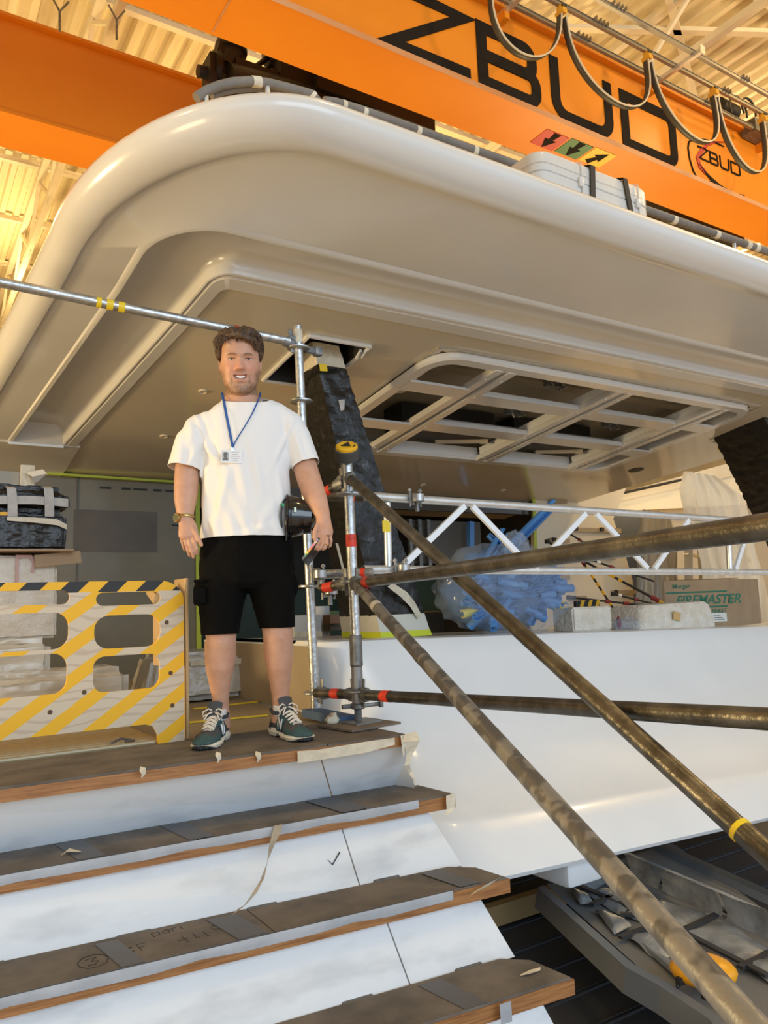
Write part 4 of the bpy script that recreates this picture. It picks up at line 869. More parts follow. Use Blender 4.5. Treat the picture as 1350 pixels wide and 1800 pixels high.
def slot(x0, y0, x1, y1, rr=None):
    a = bxp(x0, y0); b = bxp(x1, y1); za, zb = a[1], b[1]; xa, xb = a[0], b[0]; r = rr or abs(za-zb)/2
    return [(x+r*math.cos(math.radians(t)), z+r*math.sin(math.radians(t))) for (x, z, t0_) in ((xb-r, za-r, 0), (xa+r, za-r, 90), (xa+r, zb+r, 180), (xb-r, zb+r, 270)) for t in np.linspace(t0_, t0_+90, 6)[::1]]
poly_spline(outer)
slots = [(168, 1042, 281, 1062, None), (165, 1083, 281, 1135, .058), (163, 1155, 280, 1208, .045), (20, 1042, 122, 1062, None), (-90, 1083, 120, 1140, .058), (-90, 1160, 117, 1218, .055)]
slots[3] = (-90, 1041, 122, 1062, None)
for s_ in slots: poly_spline(slot(*s_))
co = bpy.data.objects.new('tmpc', cu); COL.objects.link(co); dg = bpy.context.evaluated_depsgraph_get(); dg.update()
me = bpy.data.meshes.new_from_object(co.evaluated_get(dg)); bpy.data.objects.remove(co)
for v in me.vertices: v.co = Vector((v.co.x, 3.4+v.co.z, v.co.y))
# plywood with painted stripes (flat print in the material)
bm_ = mat('striped_plywood', (.66, .54, .39), .6, bump=.05); nt = bm_.node_tree; N = nt.nodes.new; L = nt.links.new
tc = N('ShaderNodeTexCoord'); sx = N('ShaderNodeSeparateXYZ'); L(tc.outputs['Object'], sx.inputs[0])
def mth(op, a, b=None, c=None):
    n = N('ShaderNodeMath'); n.operation = op
    for i, v in enumerate((a, b, c)):
        if v is None: continue
        if isinstance(v, (int, float)): n.inputs[i].default_value = v
        else: L(v, n.inputs[i])
    return n.outputs[0]
nz = N('ShaderNodeTexNoise'); nz.inputs['Scale'].default_value = 30; L(tc.outputs['Object'], nz.inputs[0])
j = mth('MULTIPLY', mth('SUBTRACT', nz.outputs[0], .5), .006)
u = mth('ADD', mth('SUBTRACT', sx.outputs[2], mth('MULTIPLY', sx.outputs[0], .70)), j)
fr_ = mth('FRACT', mth('DIVIDE', mth('ADD', u, 10.03), .135))
stripe = mth('LESS_THAN', fr_, .47)
u2 = mth('SUBTRACT', sx.outputs[2], mth('MULTIPLY', sx.outputs[0], 1.0))
top = mth('GREATER_THAN', sx.outputs[2], .655)
fr2 = mth('LESS_THAN', mth('FRACT', mth('DIVIDE', mth('ADD', u2, 10.03), .158)), .5)
wv = N('ShaderNodeTexWave'); wv.inputs['Scale'].default_value = 3; wv.inputs['Distortion'].default_value = 9; wv.inputs['Detail'].default_value = 3; wv.bands_direction = 'Z'
mp_ = N('ShaderNodeMapping'); mp_.inputs['Scale'].default_value = (1, 1, 2.5); L(tc.outputs['Object'], mp_.inputs[0]); L(mp_.outputs[0], wv.inputs[0])
rp = N('ShaderNodeValToRGB'); rp.color_ramp.elements[0].color = (.54, .42, .30, 1); rp.color_ramp.elements[1].color = (.64, .53, .39, 1); rp.color_ramp.elements[1].position = .3; L(wv.outputs[0], rp.inputs[0])
def mixc(f, a, b):
    n = N('ShaderNodeMix'); n.data_type = 'RGBA'; L(f, n.inputs[0])
    for i, v in ((6, a), (7, b)):
        if isinstance(v, tuple): n.inputs[i].default_value = v+(1,)
        else: L(v, n.inputs[i])
    return n.outputs[2]
c1 = mixc(stripe, rp.outputs[0], (.86, .46, .01)); c2 = mixc(fr2, (.02, .02, .02), (.86, .46, .01)); L(mixc(top, c1, c2), nt.nodes['Principled BSDF'].inputs['Base Color'])
o = link('barrier_panel', me, bm_, ba); rel(o)
mb = MB(); mb.box((1.115, 3.47, .36), (.014, .17, .70), bev=.004); P(mb, 'end_board', mat('ply_edge', (.48, .33, .16), .6), ba)
mb = MB()
for k in range(4): mb.box((1.128, 3.58+.0*k, .10+k*.17), (.012, .10, .11), bev=.005, mi=k % 2)
P(mb, 'side_panel_edge', [yelp, ply], ba)
mb = MB(); mb.box((1.0, 3.47, .645), (.05, .13, .05), Matrix.Rotation(.4, 3, 'X')); mb.box((1.01, 3.45, .48), (.03, .1, .3)); P(mb, 'wood_brace', mat('ply_edge', (.48, .33, .16)), ba)
for (px, py) in ((88, 1252), (148, 1217), (303, 1240), (300, 1183), (293, 1094)):
    a = aty(px, py, 3.391); mb = MB(); mb.lathe(a+Vector((0, .0, 0)), (0, -1, 0), [(.010, 0), (.009, .0015)], 10); P(mb, 'wood_knot', mat('knot', (.10, .05, .02), .6), ba)
# slatted mat on the deck behind and under the barrier
ml = thing('slatted_mat', (.2, 3.8, .01), 'ribbed yellow-lit mat of narrow slats lying behind the barrier', 'mat')
slm = mat('slat_gloss', (.42, .33, .17), .3, coat=.3)
mb = MB(); mb.box((-.4, 4.0, -.006), (2.8, 1.2, .008)); P(mb, 'mat_backing', grout, ml)
for k in range(20):
    y = 3.45+k*.055; mb = MB(); mb.tube([(-1.8, y, .006), (1.0, y-.02, .006)], [(.013, .012)]*2, 10, up=(0, 0, 1)); P(mb, 'slat', slm, ml)
mb = MB(); a = atz(215, 1304, .02); mb.tube([a+Vector((-.05, 0, 0)), a+Vector((0, .03, .01)), a+Vector((.05, 0, 0)), a+Vector((0, -.02, 0))], .006, 6); P(mb, 'wire_scrap', steel_d, ml)
# ================================================================== LEFT STACK
Y1 = 4.8
foamw = mat('white_foam', (.80, .74, .64), .9, col2=(.70, .62, .50), scale=12, bump=.8, bscale=35)
f_ = thing('foam_block', (.3, 5, .45), 'rough white foam block with a faint red mark, under the black bundles at left', 'foam block')
mb = fine_box((-.05, 5.05, .68), (1.72, .5, .47), 34, rnd=.015); me = mb.mesh('foam'); wrinkle(me, .004, 30); o = rel(link('block', me, foamw, f_))
mb = MB(); a = aty(30, 1000, 4.79); b = aty(46, 1000, 4.79)
stroke(mb, [(a.x, a.z-.08), (a.x, a.z+.07), (a.x+.07, a.z+.07), (a.x+.09, a.z+.03), (a.x+.08, a.z-.02)], .018, 4.795, .004); P(mb, 'red_mark', mat('faint_red', (.62, .40, .34), .9), f_)
f_ = thing('wrapped_crate', (.3, 5, .0), 'large crate wrapped in clear plastic and cream foam, seen through the barrier cut-outs', 'crate')
mb = fine_box((-.1, 5.0, .22), (1.75, .6, .45), 22, rnd=.05); m_2 = fine_box((.28, 4.62, .14), (1.7, .4, .27), 20, rnd=.05); mb.add(m_2.v, m_2.f); me = mb.mesh('w'); wrinkle(me, .012, 7, 3, (.6, 1, 1.6)); rel(link('plastic_wrap', me, mat('milky_film', (.74, .69, .58), .22, col2=(.60, .53, .40), scale=5, coat=.5), f_))
f_ = thing('cardboard_sheet', (.3, 5, .92), 'brown cardboard sheet sticking out beneath the black bundles', 'cardboard')
a = aty(135, 972, 4.75); mb = MB(); mb.box((a.x-.9, 5.0, a.z+.012), (1.75, .6, .012)); P(mb, 'sheet', card2, f_)
mb = MB(); mb.box((a.x-.10, 4.76, a.z-.035), (.25, .01, .07), Matrix.Rotation(-.1, 3, 'Y')); P(mb, 'bent_flap', card2, f_)
zf = a.z+.02
f_ = thing('black_bundle', (.3, 5, zf), 'lower black plastic-wrapped bundle, folded, on the cardboard sheet', 'wrapped bundle')
a = aty(116, 905, Y1); b = aty(118, 965, Y1)
mb = fine_box((a.x-.85, 5.0, (a.z+zf)/2), (1.70, .42, a.z-zf), 34, rnd=.02); me = mb.mesh('w'); wrinkle(me, .010, 9, 1, (.8, 1, 1.3)); rel(link('film', me, blackp, f_))
mb = MB(); ribbon(mb, [aty(12, 912, Y1-.04), aty(60, 914, Y1-.04), aty(100, 918, Y1-.045), aty(117, 926, Y1-.05)], [.02, .03, .035, .03], (0, 0, 1)); P(mb, 'white_tape', masking, f_, fix=False)
f_ = thing('black_bundle', (.3, 5, a.z), 'upper black plastic bundle bound with crossed grey tape, at left edge', 'wrapped bundle')
c = aty(125, 855, Y1); z0 = a.z+.008; h = c.z-z0
mb = fine_box((c.x-.85, 5.0, z0+h/2), (1.70, .40, h), 34, rnd=.05); me = mb.mesh('w'); wrinkle(me, .012, 10, 5, (1.2, 1, .8)); rel(link('film', me, blackp, f_))
gtape = mat('grey_fabric_tape', (.48, .46, .42), .6, col2=(.40, .38, .34), scale=30)
mb = MB(); ribbon(mb, [aty(-60, 878, Y1-.02), aty(60, 879, Y1-.025), aty(120, 884, Y1-.02)], .048, (0, 0, 1)); P(mb, 'tape', gtape, f_, fix=False)
for px in (20, 85):
    mb = MB(); ribbon(mb, [aty(px-4, 855, Y1+.01), aty(px, 858, Y1-.03), aty(px+2, 880, Y1-.03), aty(px+2, 908, Y1-.025)], .05, (1, 0, 0)); P(mb, 'tape', gtape, f_, fix=False)
mb = MB(); ribbon(mb, [aty(0, 903, Y1-.02), aty(14, 903, Y1-.02)], .02, (0, 0, 1)); P(mb, 'orange_edge', yelp, f_, fix=False)
gb = thing('grey_wrapped_box', (.3, 6.2, 1.3), 'grey box with taped paper corner just under the roof at far left', 'box')
a = aty(72, 828, 5.9); b = aty(60, 853, 5.9); mb = MB(); mb.box((a.x-.9, 6.2, a.z-.28), (1.7, .5, .56), bev=.02); P(mb, 'box_body', mat('box_grey', (.42, .39, .33), .7), gb)
mb = MB(); c = aty(50, 840, 5.88); mb.box((c.x, 5.93, c.z-.1), (.09, .02, .4)); P(mb, 'tape', masking, gb)
mb = MB(); ribbon(mb, [aty(60, 828, 5.9), aty(70, 835, 5.85), aty(62, 848, 5.9)], [.12, .1, .03], (1, 0, .3)); P(mb, 'torn_paper', mat('white_paper', (.8, .78, .7), .7), gb, fix=False)
# boxes behind the man's legs
wb = thing('wrapped_box', (1.8, 5, 0), "low box wrapped in cloudy plastic behind the man's legs", 'wrapped box')
mb = fine_box((1.75, 5.15, .15), (.66, .5, .30), 18, Matrix.Rotation(-.1, 3, 'Z'), rnd=.04)
for i, v in enumerate(mb.v): k = 1+.22*(1-min(1, v[2]/.25)); mb.v[i] = (1.75+(v[0]-1.75)*k, 5.15+(v[1]-5.15)*k, v[2])
me = mb.mesh('w'); wrinkle(me, .012, 8, 2); rel(link('cloudy_film', me, mat('cloudy_film', (.52, .50, .44), .3, col2=(.42, .39, .33), scale=5, coat=.4), wb))
mb = MB(); ribbon(mb, [(1.62, 4.86, .24), (1.85, 4.83, .235), (2.05, 4.82, .22)], .04, (0, -.2, 1)); P(mb, 'tape', masking, wb, fix=False)
wc = thing('white_cabinet', (3.0, 6.6, 0), 'white taped carton seen between the man and the scaffold post', 'carton')
a, b = aty(516, 1082, 6.4), aty(566, 1130, 6.4); mb = MB(); mb.box(((a.x+b.x)/2, 6.6, a.z/2), (b.x-a.x, .4, a.z), bev=.01); P(mb, 'carton', mat('carton_white', (.50, .50, .48), .6), wc)
mb = MB(); mb.box(((a.x+b.x)/2, 6.395, a.z-.18), (b.x-a.x, .004, .06)); P(mb, 'tape', masking, wc)
rl = thing('white_roll', (3.4, 6.9, 0), 'upright white roll standing behind the tall scaffold post', 'roll')
a, b = aty(541, 1070, 6.9), aty(577, 1070, 6.9); mb = MB(); mb.lathe(((a.x+b.x)/2, 6.9, 0), (0, 0, 1), [((b.x-a.x)/2, 0), ((b.x-a.x)/2, a.z+.02), ((b.x-a.x)/5, a.z+.02), ((b.x-a.x)/5, a.z-.03)], 24); P(mb, 'roll', mat('roll_white', (.6, .6, .58), .6), rl)
ht = thing('tool_clutter', (3.6, 6.9, .3), 'small cartons of tools behind the posts in the dark cockpit', 'cartons')
for k, (px, py, w, c_) in enumerate(((590, 1088, .2, (.25, .12, .06)), (606, 1080, .25, (.06, .12, .10)), (598, 1100, .3, (.18, .14, .08)), (618, 1095, .2, (.3, .28, .22)))):
    mb = MB(); mb.box(aty(px, py, 6.5+.1*k), (w, .15, .08)); P(mb, 'carton', mat('clutter_%d' % k, c_), ht)
bp = thing('blue_foam_strip', (1.7, 3.9, .02), 'dark blue foam strip on the deck behind the scaffold posts', 'foam strip')
a, b = atz(545, 1252, .02), atz(612, 1266, .02); mb = MB(); mb.beam(a, b, .09, .04); P(mb, 'strip', mat('navy_foam', (.05, .10, .2), .6), bp)
pr_ = thing('crumpled_paper', (1.75, 3.4, .01), 'crumpled bit of pale paper on the deck between the two posts', 'paper')
a = atz(586, 1272, .01); mb = MB(); mb.ell(a+Vector((0, 0, .02)), (.03, .025, .03), nu=9, nv=6); me = mb.mesh('w'); wrinkle(me, .02, 40); rel(link('paper', me, masking, pr_))
# thin peeling strip on the ledger
ps = thing('masking_tape', (1.8, 3.4, .7), 'peeling strip of masking tape sticking up left of the short post', 'tape')
mb = MB(); ribbon(mb, [aty(592, 955, 3.3), aty(597, 975, 3.32), aty(603, 1000, 3.3), aty(608, 1022, 3.3)], [.022, .018, .02, .012], (1, .4, 0)); P(mb, 'tape', masking, ps, fix=False)
# ================================================================== PILLARS
def pillar(base, top, wb, wt, label, wband=True, yb=4.75):
    t = thing('wrapped_pillar', base, label, 'pillar', 'wrapped roof pillars')
    base, top = Vector(base), Vector(top); secs = []; n = 26
    for i in range(n+1):
        k = i/n; c = base.lerp(top, k); w = lerp(wb, wt, k); d = w*1.0
        ring = []
        for (u, v) in [(-1, -1), (-.3, -1), (.3, -1), (1, -1), (1, -.3), (1, .4), (1, 1), (.3, 1), (-.3, 1), (-1, 1), (-1, .4), (-1, -.3)]:
            ring.append(c+Vector((u*w/2, v*d/2*1.3, 0)))
        secs.append(ring)
    def seg(i0, i1, nm, m, ex=0, wr=0.):
        mb = MB(); rs = [[p+(p-sum(r, Vector())/12).normalized()*ex for p in r] for r in secs[i0:i1+1]]; mb.rings(rs)
        if wr:
            bm = bmesh.new(); me = mb.mesh('w'); bm.from_mesh(me); bmesh.ops.recalc_face_normals(bm, faces=bm.faces); bmesh.ops.subdivide_edges(bm, edges=bm.edges, cuts=3, use_grid_fill=True); bm.to_mesh(me); bm.free()
            me.polygons.foreach_set('use_smooth', [True]*len(me.polygons)); wrinkle(me, wr, 7, 2, (1, 1, 2.2)); rel(link(nm, me, m, t))
        else: P(mb, nm, m, t)
    seg(0, 2, 'taped_base', mat('white_masking', (.66, .64, .56), .7, bump=.4, bscale=12), .004)
    mb = MB(); r = secs[1]; mb.rings([[p+(p-sum(q, Vector())/12).normalized()*.008 for p in q] for q in ([a.lerp(b, .0) for a, b in zip(secs[0], secs[1])], [a.lerp(b, .55) for a, b in zip(secs[0], secs[1])])], cap=False); P(mb, 'lime_band', mat('bright_lime', (.62, .68, .02), .4), t)
    seg(2, 24 if wband else 26, 'black_film', blackp, 0, .011)
    if wband: seg(24, 26, 'masking_top', masking, .003, .004)
    return t, secs
pb = aty(690, 1118, 4.6); p_t = aty(581, 628, 4.55)
t_, sec = pillar((pb.x-.04, 4.62, .34), (2.42, 4.55, S(4.55)+.1), .40, .20, 'tall black plastic-wrapped roof pillar behind the scaffold posts')
mb = MB(); a = aty(600, 712, 4.28); mb.prism([(0, 0), (.045, .01), (.04, -.06), (.015, -.07)], a-Vector((.02, 0, -.03)), (1, 0, 0), (0, 0, 1), (0, -1, 0), .003); P(mb, 'tape_square', gtape, t_, smooth=False)
mb = MB(); a = aty(566, 645, 4.36); mb.prism([(0, 0), (.055, .0), (.06, -.045), (.005, -.05)], a-Vector((.02, 0, -.02)), (1, 0, 0), (0, 0, 1), (0, -1, 0), .003); P(mb, 'tape_square', yeltape, t_, smooth=False)
mb = MB(); ribbon(mb, [aty(686, 1028, 4.30), aty(710, 1045, 4.30), aty(725, 1062, 4.32), aty(738, 1085, 4.34)], [.05, .06, .05, .04], (1, 0, .6)); P(mb, 'white_tape', masking, t_, fix=False)
t_, sec = pillar((9.30, 4.62, .20), (7.45, 4.55, S(4.55)+.1), .60, .46, 'black plastic-wrapped roof pillar at the right edge', False)
mb = MB(); a = ats(1290, 790, -.03); mb.box(a+Vector((0, 0, 0)), (.5, .06, .05)); P(mb, 'yellow_tape', yeltape, t_)
# ================================================================== CLUTTER ON THE SIDE DECK
dz = lambda x: .357-max(0, x-2.2)*.026
def blob(c, r, seed, amp=.15, nu=36, nv=24, sc=3.):
    mb = MB(); mb.ell(c, r, nu=nu, nv=nv); me = mb.mesh('b'); c = Vector(c)
    for v in me.vertices:
        q = (v.co-c); n_ = noise.noise(q*sc/max(r)+Vector((seed, 0, 0))); n2 = noise.noise(q*sc*3/max(r)+Vector((0, seed, 0)))
        v.co = c+q*(1+amp*n_+amp*.4*n2)
    me.update(); return me
bluef = mat('pipe_blue_foam', (.085, .25, .56), .5, col2=(.06, .19, .46), scale=6)
bg = thing('plastic_bag', (3.2, 4.2, .34), 'large clear plastic bag stuffed with blue foam profiles behind the lattice beam', 'bag of foam')
bl = aty(770, 1112, 4.2); br = aty(1010, 1112, 4.2); cx_ = (bl.x+br.x)/2; wx = (br.x-bl.x)/2*.9
zt = aty(880, 955, 4.2).z; zb = dz(cx_)+.005
film = mat('clear_film', (.62, .74, .90), .10, alpha=.17, bump=.6, bscale=10, spec=1.0)
me = blob((cx_, 4.22, (zt+zb)/2), (wx, .30, (zt-zb)/2+.02), 3, .16, 60, 40)
for v in me.vertices: v.co.z = max(v.co.z, zb)
wrinkle(me, .010, 9, 4); rel(link('clear_bag', me, film, bg))
me = blob((aty(905, 950, 4.1).x, 4.1, aty(905, 960, 4.1).z), (.10, .09, .10), 7, .3); wrinkle(me, .008, 20, 4); rel(link('bag_neck', me, film, bg))
me = blob((cx_, 4.24, (zt+zb)/2), (wx*.86, .22, (zt-zb)/2*.86), 9, .2, 30, 20); rel(link('foam_heap', me, mat('deep_blue_foam', (.05, .14, .32), .6, col2=(.03, .09, .22), scale=9), bg))
random.seed(11)
for k in range(64):
    u = random.uniform(-.70, .70); w = random.uniform(-.72, .55); yv = random.uniform(-.22, .1)
    s_ = math.sqrt(max(.05, 1-u*u-(w*.9)**2)); c = Vector((cx_+u*wx, 4.22-abs(s_)*.20+abs(yv)*.2, (zt+zb)/2+w*(zt-zb)/2*.85))
    d = Vector((random.uniform(-1, 1), random.uniform(-.2, .2), random.uniform(-.35, .35))).normalized(); l = random.uniform(.08, .17)
    if k % 3 == 0: d = Vector((random.uniform(.2, 1), random.uniform(-1, -.4), random.uniform(-.3, .3))).normalized(); l = .06
    x_ = d.cross(Vector((0, 0, 1))).normalized(); y_ = x_.cross(d); R1, R2 = .030, .022
    mb = MB(); A0 = c-d*l; A1 = c+d*l; cs = []
    for rr in (R1, R2): cs.append([x_*math.cos(a)*rr+y_*math.sin(a)*rr for a in [math.radians(40+280*q/9) for q in range(10)]])
    prof = cs[0]+cs[1][::-1]; mb.rings([[A0+p for p in prof], [A1+p for p in prof]])
    q0 = Vector(c)
    if A0.z < zb+.02 or A1.z < zb+.02: 
        dzz = zb+.035-min(A0.z, A1.z); mb.v = [(v[0], v[1], v[2]+dzz) for v in mb.v]
    P(mb, 'foam_profile', bluef if k not in (5, 14, 23, 31) else mat('foam_yellow', (.75, .62, .08), .5), bg)
for (p, q, r) in (((885, 975), (974, 885), .040), ((855, 985), (885, 935), .036), ((905, 985), (858, 940), .022)):
    a, b = aty(*p, 4.15), aty(*q, 4.25); d = (b-a).normalized(); x_ = d.cross(Vector((0, 1, 0))).normalized(); y_ = x_.cross(d)
    prof = [x_*math.cos(t)*r+y_*math.sin(t)*r for t in [math.radians(-60+300*k/9) for k in range(10)]]+[x_*math.cos(t)*r*.7+y_*math.sin(t)*r*.7 for t in [math.radians(240-300*k/9) for k in range(10)]]
    mb = MB(); mb.rings([[a+v for v in prof], [b+v for v in prof]]); P(mb, 'foam_profile', bluef, bg)
fb = thing('foam_slab', (4, 4.2, .3), 'small rough white foam slab right of the blue bag', 'foam block')
a, b = aty(1010, 1068, 4.15), aty(1081, 1105, 4.15); mb = fine_box(((a.x+b.x)/2, 4.28, (a.z+dz(a.x)+.0)/2), (b.x-a.x, .22, a.z-dz(a.x)), 22, rnd=.012); me = mb.mesh('w'); wrinkle(me, .003, 30); rel(link('slab', me, foamw, fb))
sf = thing('styrofoam_shell', (5, 4.2, .3), 'worn white moulded foam shell with an orange sticker on the hull edge', 'foam shell')
a, b = aty(1117, 1065, 4.15), aty(1253, 1100, 4.15); zb_ = dz((a.x+b.x)/2); W_ = b.x-a.x; H_ = aty(1180, 1062, 4.15).z-zb_
mb = MB(); secs = []
for zz, k in ((0, 1), (.35, 1.0), (.42, .97), (.85, .92), (1, .84)): secs.append([Vector((x, y, zb_+H_*zz+(.25*H_*max(0, (x-(a.x+W_*.65))/W_)*zz))) for x, y in rrect((a.x+b.x)/2-W_/2*k, 4.30-.2*k, (a.x+b.x)/2+W_/2*k, 4.30+.2*k, .06)])
mb.rings(secs); P(mb, 'shell', foamw, sf)
mb = MB(); c = aty(1190, 1083, 4.09); mb.box(c, (.09, .004, .07), Matrix.Rotation(.2, 3, 'Y')); P(mb, 'orange_sticker', mat('sticker_tan', (.62, .40, .16), .7), sf)
fx = thing('cardboard_box', (6, 4.4, .28), 'brown cardboard box with green lettering, right of the foam shell', 'cardboard box')
a = aty(1172, 1022, 4.35); c = aty(1283, 1018, 4.35); e = aty(1340, 1100, 4.35); x0, x1 = a.x, c.x; zb_ = dz(x1)+.002; zt_ = aty(1280, 1018, 4.35).z
# the box stands turned: front face, then right side face running away
F0 = Vector((x0, 4.55, zb_)); F1 = Vector((x1, 4.30, zb_)); d = (F1-F0).normalized(); nrm = Vector((d.y, -d.x, 0)); dep = Vector((.42, .42, 0)).normalized()*.42
F0 = Vector((aty(1172, 1090, 4.55).x, 4.55, zb_)); F1 = Vector((aty(1283, 1098, 4.3).x, 4.30, zb_)); d = (F1-F0).normalized()
e = aty(1339, 1095, 4.5); Bk = Vector((e.x, 4.5, zb_)); dep = Bk-F1; Hh = zt_-zb_
base4 = [F0, F1, F1+dep, F0+dep]; mb = MB(); mb.add(base4+[p+Vector((0, 0, Hh)) for p in base4], [(0, 1, 5, 4), (1, 2, 6, 5), (2, 3, 7, 6), (3, 0, 4, 7), (4, 5, 6, 7), (3, 2, 1, 0)]); P(mb, 'carton', card2, fx, smooth=False)
mb = MB(); up = Vector((0, 0, 1)); pr4 = [F0+up*Hh, F1+up*Hh, F1+up*Hh+dep*.4+up*.012, F0+up*Hh+dep*.4+up*.012]; quad(mb, pr4, .004); P(mb, 'top_flap', card2, fx, smooth=False)
grn = mat('print_green', (.03, .17, .10), .7); fo = Vector((d.y, -d.x, 0)).normalized(); Lf = (F1-F0).length
def onbox(u, v): return F0+d*u*Lf+up*v*Hh+fo*.0015
for v in (.73, .42):
    mb = MB(); quad(mb, [onbox(.02, v), onbox(1, v), onbox(1, v+.035), onbox(.02, v+.035)], .001); P(mb, 'green_line', grn, fx, smooth=False)
def text(s_, u, v, size, m, parent, O, ax, ay, shear=0., bold=0.):
    c_ = bpy.data.curves.new('t', 'FONT'); c_.body = s_; c_.size = size; c_.extrude = .0008; c_.shear = shear; c_.offset = bold
    o_ = bpy.data.objects.new('tmp', c_); COL.objects.link(o_); dgx_ = bpy.context.evaluated_depsgraph_get(); dgx_.update(); me = bpy.data.meshes.new_from_object(o_.evaluated_get(dgx_)); bpy.data.objects.remove(o_)
    az = Vector(ax).cross(Vector(ay))
    for w in me.vertices: w.co = Vector(O)+Vector(ax)*w.co.x+Vector(ay)*w.co.y+az*w.co.z
    return rel(link('printed_text', me, m, parent))
text('FIREMASTER', 0, 0, Hh*.27, grn, fx, onbox(.16, .50), d, up, .3, .0025)
text('Morgan', 0, 0, Hh*.13, grn, fx, onbox(.13, .84), d, up, 0, .001)
text('BLANKET', 0, 0, Hh*.11, grn, fx, onbox(.64, .31), d, up, 0, .001)
mb = MB(); quad(mb, [onbox(.72, .12), onbox(.96, .12), onbox(.96, .30), onbox(.72, .30)], .001); P(mb, 'paper_label', mat('white_paper', (.8, .78, .7)), fx, smooth=False)
mb = MB()
for k in range(3): quad(mb, [onbox(.75, .16+.04*k)+fo*.001, onbox(.92-.03*k, .16+.04*k)+fo*.001, onbox(.92-.03*k, .17+.04*k)+fo*.001, onbox(.75, .17+.04*k)+fo*.001], .0005)
P(mb, 'printed_line', grout, fx, smooth=False)
# small clear bag between
sb = thing('plastic_bag', (4.6, 4.2, .3), 'small crumpled clear bag of red scraps between the foam slab and the foam shell', 'plastic bag')
c = aty(1100, 1085, 4.2); me = blob((c.x, 4.2, dz(c.x)+.05), (.13, .08, .05), 5, .4); wrinkle(me, .01, 20, 1); rel(link('crumpled_film', me, film, sb))
c = aty(1092, 1080, 4.25); mb = MB(); mb.ell((c.x, 4.28, dz(c.x)+.06), (.02, .02, .055)); P(mb, 'red_scrap', mat('dark_red', (.25, .03, .03), .6), sb)
# rods (telescopic props), black with yellow marks
def rod(p, q, yp, yq, label, bands=(), r=.016, knobs=()):
    a, b = aty(*p, yp), aty(*q, yq); t = thing('prop_rod', a, label, 'rod', 'black striped prop rods'); mb = MB(); r *= .62; mb.tube([a, b], r, 10); P(mb, 'rod_tube', blackr, t)
    for (s0, s1) in bands: mb = MB(); mb.tube([a.lerp(b, s0), a.lerp(b, s1)], r+.001, 10); P(mb, 'yellow_band', yelp, t)
    for (s0, c_) in knobs: mb = MB(); mb.tube([a.lerp(b, s0), a.lerp(b, s0+.06)], r*1.9, 10); P(mb, 'clamp_collar', c_, t)
    mb = MB(); mb.box(a, (.05, .04, .05)); P(mb, 'end_foot', blackr, t)
dr = mat('dark_red', (.25, .03, .03), .6); wht = alu_w
rod((962, 952), (1180, 1068), 6.9, 5.6, 'long black prop rod with yellow bands crossing the cream wall', [(.42, .47), (.52, .57), (.60, .63), (.9, .95)], .024, [(.2, dr), (.85, dr)])
rod((1018, 978), (1085, 1080), 6.9, 6.2, 'steep prop rod striped black and yellow', [(.2, .27), (.34, .41), (.48, .55), (.62, .69), (.78, .86)], .022, [(.1, dr)])
rod((1038, 984), (1150, 1022), 6.8, 6.3, 'prop rod with pale end below the lattice beam', [(.5, .55)], .02, [(.1, wht), (.3, dr)])
rod((1078, 1044), (1175, 1068), 6.8, 6.3, 'lowest black prop rod with a square foot by the box', [(.8, .9)], .02, [(.1, wht), (.4, dr)])
rod((1000, 1050), (1160, 1067), 6.6, 6.0, 'nearly level black prop rod low on the cream wall', [], .02, [(.4, dr), (.6, dr)])
rod((998, 936), (1060, 975), 7.0, 6.8, 'short prop rod with round head near the blue profile', [], .018, [(.3, dr)])
hb = thing('hazard_board', (4.2, 5.4, .5), 'small black and yellow hazard-striped board above the foam slab', 'striped board')
a, b = aty(1010, 1056, 5.0), aty(1052, 1068, 5.0); w = b.x-a.x
mb = MB(); mb.box((a.x+w/2, 5.0, (a.z+b.z)/2), (w, .03, a.z-b.z)); P(mb, 'board', blkp, hb)
mb = MB(); mb.box((a.x+w/2, 5.03, (b.z+.02)/2), (.04, .03, b.z-.02)); P(mb, 'stand', blkp, hb)
for k in range(3): 
    x = a.x+w*(.12+.33*k); mb = MB(); mb.prism([(x, b.z), (x+w*.14, b.z), (x+w*.26, a.z), (x+w*.12, a.z)], (0, 4.984, 0), (1, 0, 0), (0, 0, 1), (0, -1, 0), .002); P(mb, 'yellow_stripe', yelp, hb, smooth=False)
# step ladder
ld = thing('step_ladder', (7.5, 6.4, .3), 'aluminium step ladder partly behind the hanging plastic sheet', 'ladder')
wl = mat('ladder_alu', (.62, .58, .48), .4, .6)
a0, a1 = aty(1203, 1020, 6.4), aty(1210, 890, 6.4); c0, c1 = aty(1232, 1020, 6.6), aty(1228, 905, 6.6)
mb = MB(); mb.beam(a0-Vector((0, 0, .7)), a1, .05, .09, up=(0, 1, 0)); P(mb, 'stile', wl, ld); mb = MB(); mb.beam(c0-Vector((0, 0, .7)), c1, .05, .07, up=(0, 1, 0)); P(mb, 'stile', wl, ld)
for k in (.1, .35, .6, .85): mb = MB(); mb.beam(a0.lerp(a1, k), c0.lerp(c1, k), .07, .02); P(mb, 'rung', wl, ld)
